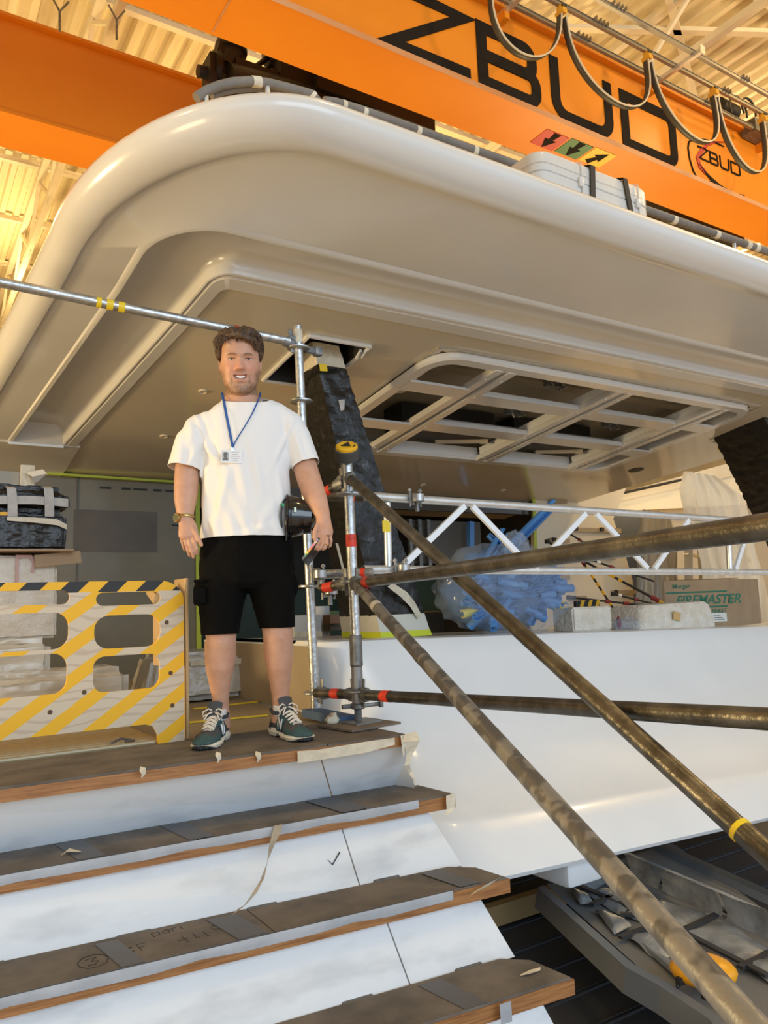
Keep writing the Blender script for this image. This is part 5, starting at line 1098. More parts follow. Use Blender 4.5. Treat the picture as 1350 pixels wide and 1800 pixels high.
# hanging plastic sheets
shm = mat('milky_sheet', (.82, .76, .62), .35, alpha=.80, bump=.5, bscale=6, stretch=(3, 3, .6))
def sheet(outline_l, outline_r, y, label, seed, nx=40, m=shm, depth=.12):
    t = thing('plastic_sheet', aty(*outline_l[0], y), label, 'plastic sheet', 'hanging milky plastic sheets'); mb = MB(); vs = []; n = 26
    ys_l = [p[1] for p in outline_l]; xs_l = [p[0] for p in outline_l]; ys_r = [p[1] for p in outline_r]; xs_r = [p[0] for p in outline_r]
    for i in range(n+1):
        k = i/n; py0 = lerp(ys_l[0], ys_l[-1], k); py1 = lerp(ys_r[0], ys_r[-1], k); x0_ = np.interp(py0, ys_l, xs_l); x1_ = np.interp(py1, ys_r, xs_r)
        for j_ in range(nx+1):
            s_ = j_/nx; f_ = math.sin(s_*26+seed+3*k)*.5+math.sin(s_*55+seed*2+k*5)*.3+noise.noise(Vector((s_*5, k*3, seed)))*.8
            vs.append(aty(lerp(x0_, x1_, s_), lerp(py0, py1, s_), y)+Vector((0, f_*depth*(.35+.65*k), 0)))
    mb.add(vs, [(i*(nx+1)+j_, i*(nx+1)+j_+1, (i+1)*(nx+1)+j_+1, (i+1)*(nx+1)+j_) for i in range(n) for j_ in range(nx)]); P(mb, 'sheet', m, t, fix=False, ang=80)
sheet([(1205, 828), (1198, 860), (1205, 900), (1222, 950), (1232, 1000), (1240, 1100)], [(1262, 838), (1312, 870), (1325, 930), (1335, 1000), (1340, 1100)], 6.2, 'big crumpled milky plastic sheet hanging at right above the cardboard box', 1)
sheet([(1130, 895), (1124, 930), (1126, 1100)], [(1180, 905), (1190, 960), (1200, 1100)], 7.0, 'darker plastic sheet hanging left of the step ladder', 5, m=mat('grey_sheet', (.30, .28, .23), .35, alpha=.85, bump=.5, bscale=6))
# ================================================================== UNDER THE HULL: long insulated tray and black grating
tr_ = thing('insulated_tray', (3, 2.8, -1), 'long grey boat tray lined with silver insulation blankets, lower right', 'tray')
greyp = mat('tray_grey', (.14, .165, .20), .45, col2=(.12, .145, .18), scale=2)
tz = -1.0
def tp(px, py, z=tz): return atz(px, py, z)
rim = [tp(945, 1560), tp(1100, 1700), tp(1160, 1733), tp(1245, 1790), tp(1300, 1850)]
far = [tp(1120, 1470), tp(1350, 1575), tp(1500, 1645)]
mb = MB()
dn = Vector((0, 0, -.26)); inn = (far[1]-rim[1]).normalized()*.05
for i in range(len(rim)-1):
    a, b = rim[i], rim[i+1]; lo = Vector((-.03, 0, -.095)); dn2 = inn+Vector((0, 0, -.04)); mb = MB(); mb.add([a+lo, b+lo, b, a, a+inn, b+inn, a+dn2, b+dn2], [(0, 1, 2, 3), (3, 2, 5, 4), (4, 5, 7, 6)]); P(mb, 'near_side_wall', greyp, tr_, fix=False, smooth=False)
for i in range(len(far)-1):
    a, b = far[i], far[i+1]; q = Vector((-.10, -.25, -.03)); c_ = Vector((.02, .05, .03)); mb = MB(); mb.add([a+q, b+q, b, a, a+c_, b+c_], [(0, 1, 2, 3), (3, 2, 5, 4)]); P(mb, 'far_side_wall', greyp, tr_, fix=False, smooth=False)
zi = tz-.05
mb = MB(); mb.add([tp(960, 1555, zi), tp(1290, 1850, zi), tp(1550, 1750, zi), tp(1180, 1480, zi)], [(0, 1, 2, 3)]); P(mb, 'tray_floor', mat('tray_floor', (.17, .175, .18), .6), tr_, fix=False)
foil = mat('foil_blanket', (.46, .49, .52), .42, .45, col2=(.24, .255, .27), scale=7, bump=.8, bscale=9)
def blanket(p4, z, th=.03, n=12, seed=0):
    c = [atz(*p, z) for p in p4]; mb = MB(); vs = []
    for i in range(n+1):
        for j_ in range(n+1):
            u, v = i/n, j_/n; p = c[0].lerp(c[1], u).lerp(c[3].lerp(c[2], u), v); e_ = min(u, 1-u, v, 1-v)
            vs.append(p+Vector((0, 0, th*min(1, e_*6)+.016*noise.noise(Vector((p.x*9, p.y*9, seed))))))
    mb.add(vs, [(i*(n+1)+j_, (i+1)*(n+1)+j_, (i+1)*(n+1)+j_+1, i*(n+1)+j_+1) for i in range(n) for j_ in range(n)]); P(mb, 'insulation_panel', foil, tr_, fix=False, ang=80)
for k, q in enumerate([[(1000, 1530), (1045, 1508), (1080, 1545), (1030, 1568)], [(1000, 1562), (1030, 1572), (1045, 1590), (1020, 1590)], [(1032, 1572), (1100, 1545), (1150, 1580), (1090, 1608)], [(1045, 1600), (1088, 1612), (1112, 1632), (1080, 1642)],
        [(1092, 1610), (1160, 1582), (1252, 1605), (1195, 1635)], [(1100, 1645), (1190, 1640), (1212, 1662), (1160, 1690)], [(1200, 1640), (1258, 1612), (1350, 1665), (1312, 1693)], [(1120, 1655), (1170, 1690), (1215, 1712), (1190, 1720)], [(1310, 1697), (1350, 1680), (1400, 1700), (1370, 1740)]]): blanket(q, zi+.012, .022, 10, k)
# upstand row against the far side: padded blocks
for k, (x0_, x1_) in enumerate(((1105, 1158), (1162, 1268), (1275, 1370))):
    ty = lambda x: 1492+(x-1105)*.44; by_ = lambda x: 1540+(x-1105)*.46
    a0_, a1_ = atz(x0_, by_(x0_), zi+.02), atz(x1_, by_(x1_), zi+.02); b0_ = a0_+Vector((.02, .06, .13)); b1_ = a1_+Vector((.02, .06, .13)); mb = MB(); n = 12; vs = []
    for i in range(n+1):
        for j_ in range(n+1):
            u, v = i/n, j_/n; p = a0_.lerp(a1_, u).lerp(b0_.lerp(b1_, u), v)+Vector((0, -.03*math.sin(math.pi*v)+.012*noise.noise(Vector((u*5, v*3, k))), 0)); vs.append(p)
    for i in range(n+1): u = i/n; vs.append(b0_.lerp(b1_, u)+Vector((0, .15, .0)))
    f_ = [(i*(n+1)+j_, (i+1)*(n+1)+j_, (i+1)*(n+1)+j_+1, i*(n+1)+j_+1) for i in range(n) for j_ in range(n)]+[(i*(n+1)+n, (i+1)*(n+1)+n, (n+1)**2+i+1, (n+1)**2+i) for i in range(n)]
    mb.add(vs, f_); P(mb, 'padded_upstand', foil, tr_, fix=False, ang=70)
mb = MB()
for (p, q) in (((990, 1545), (1150, 1612)), ((1150, 1612), (1205, 1640)), ((1085, 1515), (1300, 1612)), ((1300, 1612), (1400, 1655)), ((1040, 1590), (1075, 1575)), ((1090, 1648), (1160, 1622)), ((1190, 1640), (1262, 1606)), ((1300, 1700), (1370, 1668)), ((1205, 1640), (1350, 1715)), ((1150, 1612), (1090, 1606))):
    a, b = atz(*p, zi+.028), atz(*q, zi+.028); mb.beam(a, b, .030, .012)
P(mb, 'dark_tape', mat('charcoal_tape', (.035, .036, .04), .6), tr_)
ol = thing('orange_float', (2.6, 2.2, -1), 'orange rounded plastic light with black clips behind the lower diagonal brace', 'float light')
c = atz(1237, 1715, -.98); mb = MB(); mb.ell(c+Vector((0, 0, .02)), (.13, .10, .06), rot=Matrix.Rotation(-.9, 3, 'Z')); P(mb, 'orange_shell', mat('amber_plastic', (.85, .38, .01), .35), ol)
mb = MB(); a = atz(1198, 1723, -.98); mb.box(a, (.05, .02, .03)); mb.tube([a, a+Vector((-.03, 0, -.02))], .008, 6); b = atz(1240, 1748, -.99); mb.box(b, (.03, .02, .03)); P(mb, 'black_clip', blackr, ol)
gr = thing('black_grating', (2.5, 3, -1.35), 'black perforated scaffold planks on the floor under the hull', 'grating')
gm = mat('black_grating', (.012, .013, .015), .55)
nb = gm.node_tree; b_ = nb.nodes['Principled BSDF']; vo = nb.nodes.new('ShaderNodeTexVoronoi'); vo.inputs['Scale'].default_value = 34; vo.inputs['Randomness'].default_value = 0; tcg = nb.nodes.new('ShaderNodeTexCoord'); nb.links.new(tcg.outputs['Object'], vo.inputs[0]); rg = nb.nodes.new('ShaderNodeValToRGB'); rg.color_ramp.elements[0].position = .25; rg.color_ramp.elements[1].position = .3; rg.color_ramp.elements[0].color = (.001, .001, .001, 1); rg.color_ramp.elements[1].color = (.045, .048, .054, 1); nb.links.new(vo.outputs[0], rg.inputs[0]); nb.links.new(rg.outputs[0], b_.inputs['Base Color'])
gz = -1.36
for k in range(14):
    y = 1.2+k*.26; mb = MB(); mb.box((3.2, y, gz), (5.0, .245, .03)); mb.box((3.2, y-.118, gz+.018), (5.0, .012, .012)); mb.box((3.2, y+.118, gz+.018), (5.0, .012, .012)); P(mb, 'plank', gm, gr)
wl_ = thing('dark_underside', (3, 4.6, -1), 'dark maroon beam and brown board under the hull behind the stairs', 'beam')
q = [aty(930, 1604, 3.8), aty(930, 1632, 3.8)]; mb = MB(); mb.box((3.6, 3.8, (q[0].z+q[1].z)/2), (3, .06, q[0].z-q[1].z)); P(mb, 'maroon_beam', mat('maroon', (.05, .014, .012), .6), wl_)
q = [aty(930, 1570, 3.7), aty(930, 1606, 3.7)]; mb = MB(); mb.box(((q[0].x+q[1].x)/2+.1, 3.7, (q[0].z+q[1].z)/2), (.9, .06, q[0].z-q[1].z)); P(mb, 'brown_board', mat('brown_board', (.36, .24, .10), .7), wl_)
mb = MB(); mb.box((5, 5.2, -1.05), (6.0, .1, .7)); P(mb, 'dark_backing', grout, wl_)  # dark sheet, paints the shade in the hole between floor and hull
# ================================================================== THE MAN
U = Vector((.923, -.385, 0)).normalized(); V = Vector((.385, .923, 0)).normalized(); ZV = Vector((0, 0, 1))
MR = Vector((1.335, 3.20, 0))
man = thing('person', MR, 'smiling man in white t-shirt and black shorts standing on the top step', 'person')
def mpx(px, py, v=0.): return atp(px, py, V, MR+V*v)
PX = .00262
def ltube(mb, rows, n=20, k=PX, capr=True):
    """rows: (px,py,v,half width px,half depth px)"""
    mb.tube([mpx(r[0], r[1], r[2]) for r in rows], [(r[3]*k, r[4]*k) for r in rows], n, up=V)
# ---------------- head frame
HO = mpx(422.3, 633, -.02); pt = math.radians(15)
Hf = (-V*math.cos(pt)-ZV*math.sin(pt)); Hc = (ZV*math.cos(pt)-V*math.sin(pt)); Hb = -Hf
def hd(x, b, c): return HO+U*x*PX+Hb*b*PX+Hc*c*PX
RW = [(-62, 10, 25, 2), (-60, 16, 30, 4), (-55, 21.5, 33, 8), (-47, 26.5, 34, 14), (-37, 30.5, 34, 24), (-25, 32.5, 33.5, 31), (-12, 33.2, 33.5, 35), (0, 33, 33, 38), (12, 32.5, 35, 39), (25, 31.5, 34.5, 39), (35, 29, 31, 37), (44, 22, 24, 30), (49, 12, 14, 18), (51, 4, 5, 6)]
rc = [r[0] for r in RW]
def prof(c): return [float(np.interp(c, rc, [r[i] for r in RW])) for i in (1, 2, 3)]
def g(x, s): return math.exp(-(x/s)**2/2)
def bump(x, c):
    a = abs(x); d = 0
    t = min(1, max(0, (3-c)/18)); 
    if c > -21: d += (1.5+8.0*t**1.2)*g(x, 2.6+1.6*t)*(1 if c > -16 else g(c+16, 2.0))*(1 if c < 3 else g(c-3, 4))
    d += 3.4*g(a-5.2, 2.2)*g(c+15.5, 2.4)
    d -= 2.0*g(a-3.2, 1.2)*g(c+18.2, 1.0)
    d += 2.2*g(c-8.5, 2.8)*g(a-13, 9); d -= 3.6*g(a-14.4, 6)*g(c-.5, 3.6)
    d += 1.5*g(a-14.4, 5.5)*g(c-3.1, 1.1) + 1.4*g(a-14.4, 5)*g(c+2.9, 1.2)
    d += 3.0*g(a-19, 8)*g(c+16, 7)
    d -= .6*g(a-14+(c+22)*.35, 1.5)*g(c+22, 5)
    d += 2.0*g(x, 10)*g(c+24.8, 1.7)+2.4*g(x, 9)*g(c+35.2, 2.0)
    cm = -30.6+x*x*.026
    d -= 4.5*g(c-cm, 1.9)*(1/(1+math.exp((a-10)*1.2)))
    d += 3.2*g(x, 9)*g(c+54, 5); d -= 1.5*g(x, 10)*g(c+42, 3)
    d -= .4*g(a-.9, .5)*g(c+22, 2)
    return d
def hsurf(x, c):
    w, f, b = prof(c); q = max(0, 1-(abs(x)/w)**2.3)**(1/2.3); return -(f*q+bump(x, c)*min(1, q*1.6))
mb = MB(); rs = []
cs = list(np.linspace(-62, -40, 22))+list(np.linspace(-39.3, 12, 76))+list(np.linspace(13, 51, 22))
for c in cs:
    w, f, b = prof(c); ring = []
    for k in range(132):
        t = 2*math.pi*k/132; s_, co_ = math.sin(t), math.cos(t)
        x = w*math.copysign(abs(s_)**(2/2.3), s_); 
        if co_ >= 0: y = hsurf(x*.9999, c)
        else: y = b*abs(co_)**(2/2.2)
        ring.append(hd(x, y, c))
    rs.append(ring)
body = MB(); body.rings(rs)
for sg in (-1, 1):
    Re = Matrix((U, Hb, Hc)).transposed() @ Matrix.Rotation(sg*.30, 3, 'Z')
    body.ell(hd(sg*34, 5, -13), (2.0*PX, 7*PX, 11.5*PX), rot=Re, nu=18, nv=14)
    rim = [hd(sg*(35.2+1.2*math.sin(t)), 5-6.6*math.cos(t)*1.0+1.5, -12+10.5*math.sin(t)) for t in [math.pi*(-.35+1.25*k/10) for k in range(11)]]
    body.tube(rim, 1.5*PX, 8)
# neck, trunk, arms, legs
ltube(body, [(424, 672, .035, 24, 24), (424, 690, .03, 28, 26), (425, 703, .03, 30, 27), (426, 718, .03, 42, 32), (428, 735, .03, 62, 34), (430, 770, .03, 66, 38), (431, 840, .03, 62, 40), (432, 900, .03, 64, 42), (433, 960, .03, 68, 42), (434, 985, .03, 62, 38), (434, 1005, .03, 50, 34)], 28)
ltube(body, [(380, 745, .03, 15, 16), (350, 765, .03, 19, 19), (338, 785, .03, 20, 20), (330, 815, .02, 20.5, 19), (328, 840, .01, 20.5, 19), (327, 862, 0, 20, 18.5), (326, 880, -.01, 18.5, 17), (325.5, 900, -.025, 14.5, 13), (326.5, 912, -.03, 12.2, 10), (328, 922, -.035, 13, 9)], 22)
ltube(body, [(484, 742, .03, 15, 16), (512, 765, .03, 19, 19), (524, 785, .028, 20.5, 20.5), (534, 812, .02, 21, 20), (541, 836, .0, 21, 20), (549, 860, -.03, 20.5, 19), (557, 880, -.06, 18.5, 17), (564, 897, -.085, 14.5, 13), (568, 908, -.10, 12.2, 11), (569, 920, -.11, 13, 10)], 22)
ltube(body, [(392, 1010, .03, 32, 32), (390, 1060, .02, 29, 30), (388.5, 1105, .0, 25.5, 26), (388.5, 1125, .0, 25, 25), (387, 1150, .02, 26, 27), (386.5, 1172, .02, 23.5, 24), (386.5, 1195, .035, 19, 20), (387.5, 1220, .05, 15, 16), (388, 1240, .06, 13.5, 15), (390, 1262, .065, 14, 17), (391, 1280, .065, 14, 17)], 24)
ltube(body, [(474, 1010, .03, 32, 32), (482, 1060, .02, 29, 30), (487, 1095, .0, 26, 26), (488.5, 1118, .0, 25, 25), (489.5, 1146, .02, 25, 27), (490.5, 1172, .02, 21.5, 23), (492, 1195, .035, 18, 19), (492.5, 1218, .05, 15, 16), (493, 1238, .06, 13.5, 15), (492, 1256, .065, 14, 17), (491, 1270, .065, 14, 17)], 24)
# hands
def palm(rows): ltube(body, rows, 18)
palm([(327, 915, -.033, 12, 8), (330, 926, -.04, 15, 8.5), (331, 936, -.045, 16.5, 8.5), (331, 944, -.05, 15.5, 7.5), (331, 948, -.05, 12, 5)])
def fing(pts, r=3.35):
    P_ = [mpx(*p) for p in pts]; n = len(P_)
    body.tube([P_[0]]+P_[1:-1]+[P_[-2].lerp(P_[-1], .8), P_[-1]], [r*PX*k for k in ([1.08]+[1.0-.05*i for i in range(n-2)]+[.82, .4])], 12)
    for p in P_[1:-1]: body.ell(p, (r*PX*1.04,)*3, nu=10, nv=7)
LH = [[(337, 940, -.05), (342, 953, -.065), (345.5, 965, -.06), (347, 976, -.045)], [(331, 944, -.05), (335, 959, -.062), (338.5, 971, -.055), (341, 982, -.04)], [(324.5, 942, -.045), (327.5, 957, -.052), (331, 969, -.045), (334.5, 979, -.03)], [(318, 937, -.035), (319.5, 950, -.038), (322.5, 960, -.032), (325.5, 969, -.02)], [(335, 924, -.05), (344, 937, -.065), (350, 949, -.07), (355.5, 961, -.065)]]
for i, q in enumerate(LH): fing(q, [3.5, 3.6, 3.4, 3.0, 3.9][i])
palm([(569, 915, -.105, 12, 9), (569, 925, -.115, 14.5, 9), (570, 935, -.125, 15.5, 9), (571, 943, -.13, 13, 7)])
RH = [[(560, 938, -.14), (560, 951, -.155), (556, 960, -.15), (550, 967, -.14)], [(567, 943, -.145), (567.5, 955, -.16), (563, 963, -.155), (557, 968, -.145)], [(574, 944, -.14), (575, 956, -.155), (571, 963, -.15), (566, 967, -.14)], [(580, 940, -.125), (582, 951, -.135), (580, 959, -.13), (576, 963, -.12)], [(559, 922, -.13), (553, 935, -.15), (553, 945, -.16), (556, 953, -.16)]]
for i, q in enumerate(RH): fing(q, [3.5, 3.5, 3.3, 3.0, 3.9][i])
bm_me = remesh(body, .0027, 2, 'body')
# skin colouring by place: lips, beard, brows, warmer cheeks and knuckles
ca_ = bm_me.color_attributes.new('Col', 'FLOAT_COLOR', 'POINT')
SK = np.array((.60, .335, .225)); BE = np.array((.20, .115, .06)); LP = np.array((.54, .25, .19)); MO = np.array((.05, .012, .01))
co = np.empty(len(bm_me.vertices)*3); bm_me.vertices.foreach_get('co', co); co = co.reshape(-1, 3)
rel_ = co-np.array(HO); hx = rel_@np.array(U)/PX; hb_ = rel_@np.array(Hb)/PX; hc_ = rel_@np.array(Hc)/PX
ax_ = np.abs(hx); face = (co[:, 2] > HO.z-.19) & (hb_ < 12) & (hc_ > -66)
colr = np.tile(SK, (len(co), 1))
def G(a, s): return np.exp(-(a/s)**2/2)
red = 0.55*G(ax_-18, 8)*G(hc_+15, 8)+.6*G(hx, 6)*G(hc_+13, 6)
colr += np.where(face, red, 0)[:, None]*np.array((.10, -.045, -.04))
sg = lambda x: 1/(1+np.exp(-x))
nse = np.array([noise.noise(Vector(p)*120) for p in co[face]])
mask = np.zeros(len(co)); x_, c_, b_ = ax_[face], hc_[face], hb_[face]
beard = np.maximum.reduce([sg((-44-c_+x_*.15)*.5)*sg((x_*.0+30-0)*.5), sg((x_-25.5)*.7)*sg((-20-c_)*.35), .6*G(c_+22.2, 1.8)*sg((12-x_)*.6), .75*G(x_-15.5, 2.2)*sg((-27-c_)*.5), .55*G(x_, 5)*G(c_+40, 2)])
mask[face] = np.clip(beard*(.8+.5*nse), 0, .88)*(b_ < 12)*sg((c_+60.5)*1.6)
colr = colr*(1-mask[:, None])+BE*mask[:, None]
br = np.where(face, G(hc_-(8.2-.02*(ax_-12)**2+.05*ax_), 1.25)*sg((21-ax_)*1.2)*sg((ax_-6.5)*1.2), 0)*.9; colr = colr*(1-br[:, None])+np.array((.16, .085, .045))*br[:, None]
cm = -30.6+hx*hx*.026
lip = np.where(face & (hb_ < -20), (G(hc_-(cm+4.1), 1.2)+G(hc_-(cm-4.4), 1.5))*sg((12.0-ax_)*1.2), 0).clip(0, .9); colr = colr*(1-lip[:, None])+LP*lip[:, None]
mo = np.where(face & (hb_ < -18), sg((2.2-np.abs(hc_-cm))*3)*sg((10.6-ax_)*1.5), 0); colr = colr*(1-mo[:, None])+MO*mo[:, None]
ca_.data.foreach_set('color', np.c_[colr.clip(0, 1), np.ones(len(co))].ravel())
skin = mat('skin', (1, 1, 1), .48, col2=(.88, .84, .82), scale=22, attr='Col', bump=.12, bscale=160, lo=.4, hi=.75)
skin.node_tree.nodes['Principled BSDF'].inputs['Subsurface Weight'].default_value = .10
skin.node_tree.nodes['Principled BSDF'].inputs['Subsurface Radius'].default_value = (.02, .008, .004)
rel(link('body', bm_me, skin, man))
# eyes, teeth, lashes
eyem = mat('eye_white', (.62, .56, .52), .25); irm = mat('iris', (.07, .05, .035), .2); thm = mat('teeth', (.86, .82, .76), .3)
for sx_ in (-14.4, 14.4):
    s0 = hsurf(sx_, .3); Rm = Matrix((U, Hb, Hc)).transposed()
    mb = MB(); mb.ell(hd(sx_, s0+1.3, .2), (6.4*PX, 2.6*PX, 1.9*PX), rot=Rm, nu=20, nv=12); P(mb, 'eye', eyem, man)
    mb = MB(); mb.ell(hd(sx_+.4, s0-.2, .3), (2.5*PX, 1.4*PX, 1.75*PX), rot=Rm, nu=14, nv=8); P(mb, 'iris', irm, man)
    mb = MB(); pts = [(sx_+u, hsurf(sx_+u, 2.0)-.1, 2.1-(u*u)*.045) for u in np.linspace(-6.6, 6.6, 9)]; mb.tube([hd(*p) for p in pts], [.25*PX]+[.55*PX]*7+[.25*PX], 6); P(mb, 'eyelash', mat('lash', (.07, .04, .03), .6), man)
mb = MB(); vs = []
for u in np.linspace(-9.3, 9.3, 17):
    bb = hsurf(0, -24)+3.2+abs(u)**2*.035; k_ = -30.4+u*u*.026
    for dc in (1.7, -1.8+abs(u)*.12): vs.append(hd(u, bb+(.3 if abs((u % 2.2)) < .3 else 0), k_+dc))
mb.add(vs, [(2*i, 2*i+1, 2*i+3, 2*i+2) for i in range(16)]); P(mb, 'teeth', thm, man, fix=False)
# hair
hair = MB()
def hl(x, b, c, rx, rb, rc): hair.ell(hd(x, b, c), (rx*PX, rb*PX, rc*PX), rot=Matrix((U, Hb, Hc)).transposed(), nu=24, nv=16)
hl(0, 10, 24, 34.5, 33, 31); hl(-31, 2, 30, 14, 22, 15); hl(-35, 4, 14, 8, 18, 17); hl(-12, -6, 45, 20, 22, 11); hl(8, -8, 44, 22, 23, 13); hl(22, -4, 34, 15, 24, 15); hl(33, 4, 15, 7.5, 18, 18); hl(28, -10, 26, 9, 16, 14); hl(-22, -8, 42, 14, 20, 10)
hair.tube([hd(-28, -24, 38), hd(-10, -34, 41), hd(4, -36, 39), hd(16, -35, 34), hd(25, -30, 24), hd(28, -27, 14)], [4*PX, 6.5*PX, 7*PX, 7*PX, 5.5*PX, 2.5*PX], 12)
hme = remesh(hair, .0036, 2, 'hair'); hme.update()
# cut the hair away from the forehead and face
bmh = bmesh.new(); bmh.from_mesh(hme)
def inface(co_):
    r = co_-HO; x, b, c = r.dot(U)/PX, r.dot(Hb)/PX, r.dot(Hc)/PX
    lim = 30-.030*(x+2)**2*.35
    return b < -4 and abs(x) < 29 and c < lim-4 and not (x > 21 and c > 12)
for v in bmh.verts:
    if inface(v.co):
        r = v.co-HO; x, b, c = r.dot(U)/PX, r.dot(Hb)/PX, r.dot(Hc)/PX; v.co = v.co+Hb*(max(0, (hsurf(max(-31, min(31, x)), c)+5)-b))*PX
bmh.to_mesh(hme); bmh.free()
hme.update(); nr = [v.normal.copy() for v in hme.vertices]
for v, n_ in zip(hme.vertices, nr):
    r = v.co-HO; x, b, c = r.dot(U)/PX, r.dot(Hb)/PX, r.dot(Hc)/PX
    q = noise.noise(Vector((x*.20+c*.10, c*.02+b*.03, b*.08)))*1.6+.7*noise.noise(Vector((x*.5+c*.25, c*.05, b*.1)))
    if not inface(v.co): v.co += n_*q*1.3*PX
hme.update()
hm = mat('brown_hair', (.115, .062, .030), .45, col2=(.045, .024, .013), scale=90, stretch=(1, 1, .35), bump=.5, bscale=140)
ho_ = rel(link('hair', hme, hm, man))
random.seed(5); lk = MB()
for i in range(110):
    x0_ = random.uniform(-33, 28); c0_ = random.uniform(33, 50); dirx = random.uniform(4, 16)*(1 if x0_ > -18 else -.8)
    pts = []
    for k in range(7):
        t = k/6; x = x0_+dirx*t; c = c0_+4*math.sin(t*3)-9*t*t-(.012*(x**2))*.6; b = -20*math.cos(x/50)+10*t*0-random.uniform(0, 1)
        w_, f_, bk_ = prof(min(48, c)); s_ = 1; bb = -(max(0, 1-((abs(x))/(46))**2))**.5*(24+6*math.sin(i))+(c-35)*1.0
        pts.append(hd(x, bb-6, c+2))
    lk.tube(pts, [.4*PX, 1.3*PX, 1.6*PX, 1.6*PX, 1.3*PX, .9*PX, .3*PX], 6)
for i in range(40):
    s_ = -1 if i % 2 else 1; x0_ = s_*random.uniform(33, 38); c0_ = random.uniform(24, 40); pts = [hd(x0_+s_*4*math.sin(k/5*3)-(s_*6*(k/5)**2), random.uniform(-14, 6)+k, c0_-k*random.uniform(5, 7)) for k in range(6)]
    lk.tube(pts, [.5*PX, 1.5*PX, 1.7*PX, 1.5*PX, 1.1*PX, .3*PX], 6)
rel(link('hair_lock', lk.mesh('l'), hm, ho_))
# ---------------- t-shirt
sh = MB()
ltube(sh, [(425, 697, .03, 33, 28), (426, 706, .03, 40, 32), (427, 714, .03, 58, 36), (429, 724, .03, 76, 40), (430, 740, .03, 84, 44), (431, 765, .03, 80, 48), (432, 800, .03, 77, 50), (432, 840, .03, 76, 51), (433, 890, .03, 76.5, 51), (435, 930, .03, 77, 52), (436, 949, .03, 77.5, 53), (436, 975, .03, 76, 52)], 40)
ltube(sh, [(380, 748, .03, 20, 24), (356, 752, .03, 28, 29), (341, 775, .028, 30, 30), (332, 800, .025, 29.5, 30), (326, 822, .02, 30, 30), (323, 838, .015, 30, 30)], 30)
ltube(sh, [(486, 735, .03, 26, 28), (508, 750, .03, 28, 30), (520, 772, .028, 27, 29), (529, 795, .02, 25.5, 28), (536, 813, .012, 24.5, 27), (542, 832, .0, 24.5, 27)], 30)
sme = remesh(sh, .0055, 5, 'shirt')
bms = bmesh.new(); bms.from_mesh(sme)
zh = mpx(436, 946, .03).z-.0
Sl0, Sl1 = mpx(332, 800, .025), mpx(324, 832, .015); dl = (Sl1-Sl0).normalized(); pl = mpx(326.5, 825, .02); 
Sr0, Sr1 = mpx(529, 795, .02), mpx(540, 825, .0); dr_ = (Sr1-Sr0).normalized(); prr = mpx(537, 818.5, .01)
neckc = mpx(425.5, 702, .03); ndir = (ZV*.93-V*.37).normalized()
def cut(pc, no, test):
    r = bmesh.ops.bisect_plane(bms, geom=bms.verts[:]+bms.edges[:]+bms.faces[:], plane_co=pc, plane_no=no)
    kill = [f for f in bms.faces if (f.calc_center_median()-pc).dot(no) > 1e-5 and test(f.calc_center_median())]
    bmesh.ops.delete(bms, geom=kill, context='FACES')
cut(Vector((0, 0, zh)), Vector((0, 0, -1)), lambda c: True)
uof = lambda c: (c-MR).dot(U)
cut(pl, dl, lambda c: uof(c) < uof(mpx(352, 800, 0)) and (c-pl).length < .16)
cut(prr, dr_, lambda c: uof(c) > uof(mpx(512, 820, 0)) and (c-prr).length < .16)
cut(neckc+ZV*.0, ndir, lambda c: (c-neckc).length < .14)
for v in bms.verts:
    c = v.co; r = c-mpx(430, 830, .03); u = r.dot(U)/PX; z = r.dot(ZV)/PX
    n_ = v.normal; f = 0
    f += .0040*math.sin((u*.22+z*.05)+2*noise.noise(c*6))*noise.noise(c*3.5)*2
    for (u0, z0, ang, ln, w, a) in ((-62, 48, -1.2, 60, 3.2, .009), (-55, 30, -.9, 50, 3.5, .008), (66, 46, -2.0, 55, 3.2, .008), (-40, -60, 1.35, 70, 5, .008), (30, -90, 1.0, 60, 6, .006), (60, -40, 1.7, 50, 4, .007), (-15, 20, 1.3, 70, 6, .005), (-64, -30, 1.5, 60, 4, .009), (-85, 20, 1.2, 40, 4, .008), (96, 30, -1.3, 40, 4, .008), (-70, -95, 1.4, 40, 4, .01), (10, -110, .3, 60, 5, .004)):
        dx, dz_ = u-u0, z-z0; al = dx*math.cos(ang)+dz_*math.sin(ang); pe = -dx*math.sin(ang)+dz_*math.cos(ang)
        f += a*g(pe, w)*g(al, ln/2)-a*.5*g(pe-w*2.2, w)*g(al, ln/2)
    v.co = c+n_*f
shm_ = mat('white_cotton', (.82, .81, .80), .85, bump=.06, bscale=400)
bms.to_mesh(sme); bms.free(); sme.update()
so = rel(link('t_shirt', sme, shm_, man)); md = so.modifiers.new('thickness', 'SOLIDIFY'); md.thickness = .0025; md.offset = -1
# collar rib and hems
def loopring(c, no, ru, rv, r, nm, par, e1=None):
    e1 = (U-no*U.dot(no)).normalized(); e2 = no.cross(e1); mb = MB(); pts = [c+e1*math.cos(t)*ru+e2*math.sin(t)*rv for t in [2*math.pi*k/40 for k in range(41)]]; mb.tube(pts, [(r, r)]*41, 8, cap=False); P(mb, nm, shm_, par)
loopring(neckc-ndir*.012, ndir, .088, .082, .0065, 'collar_rib', so)
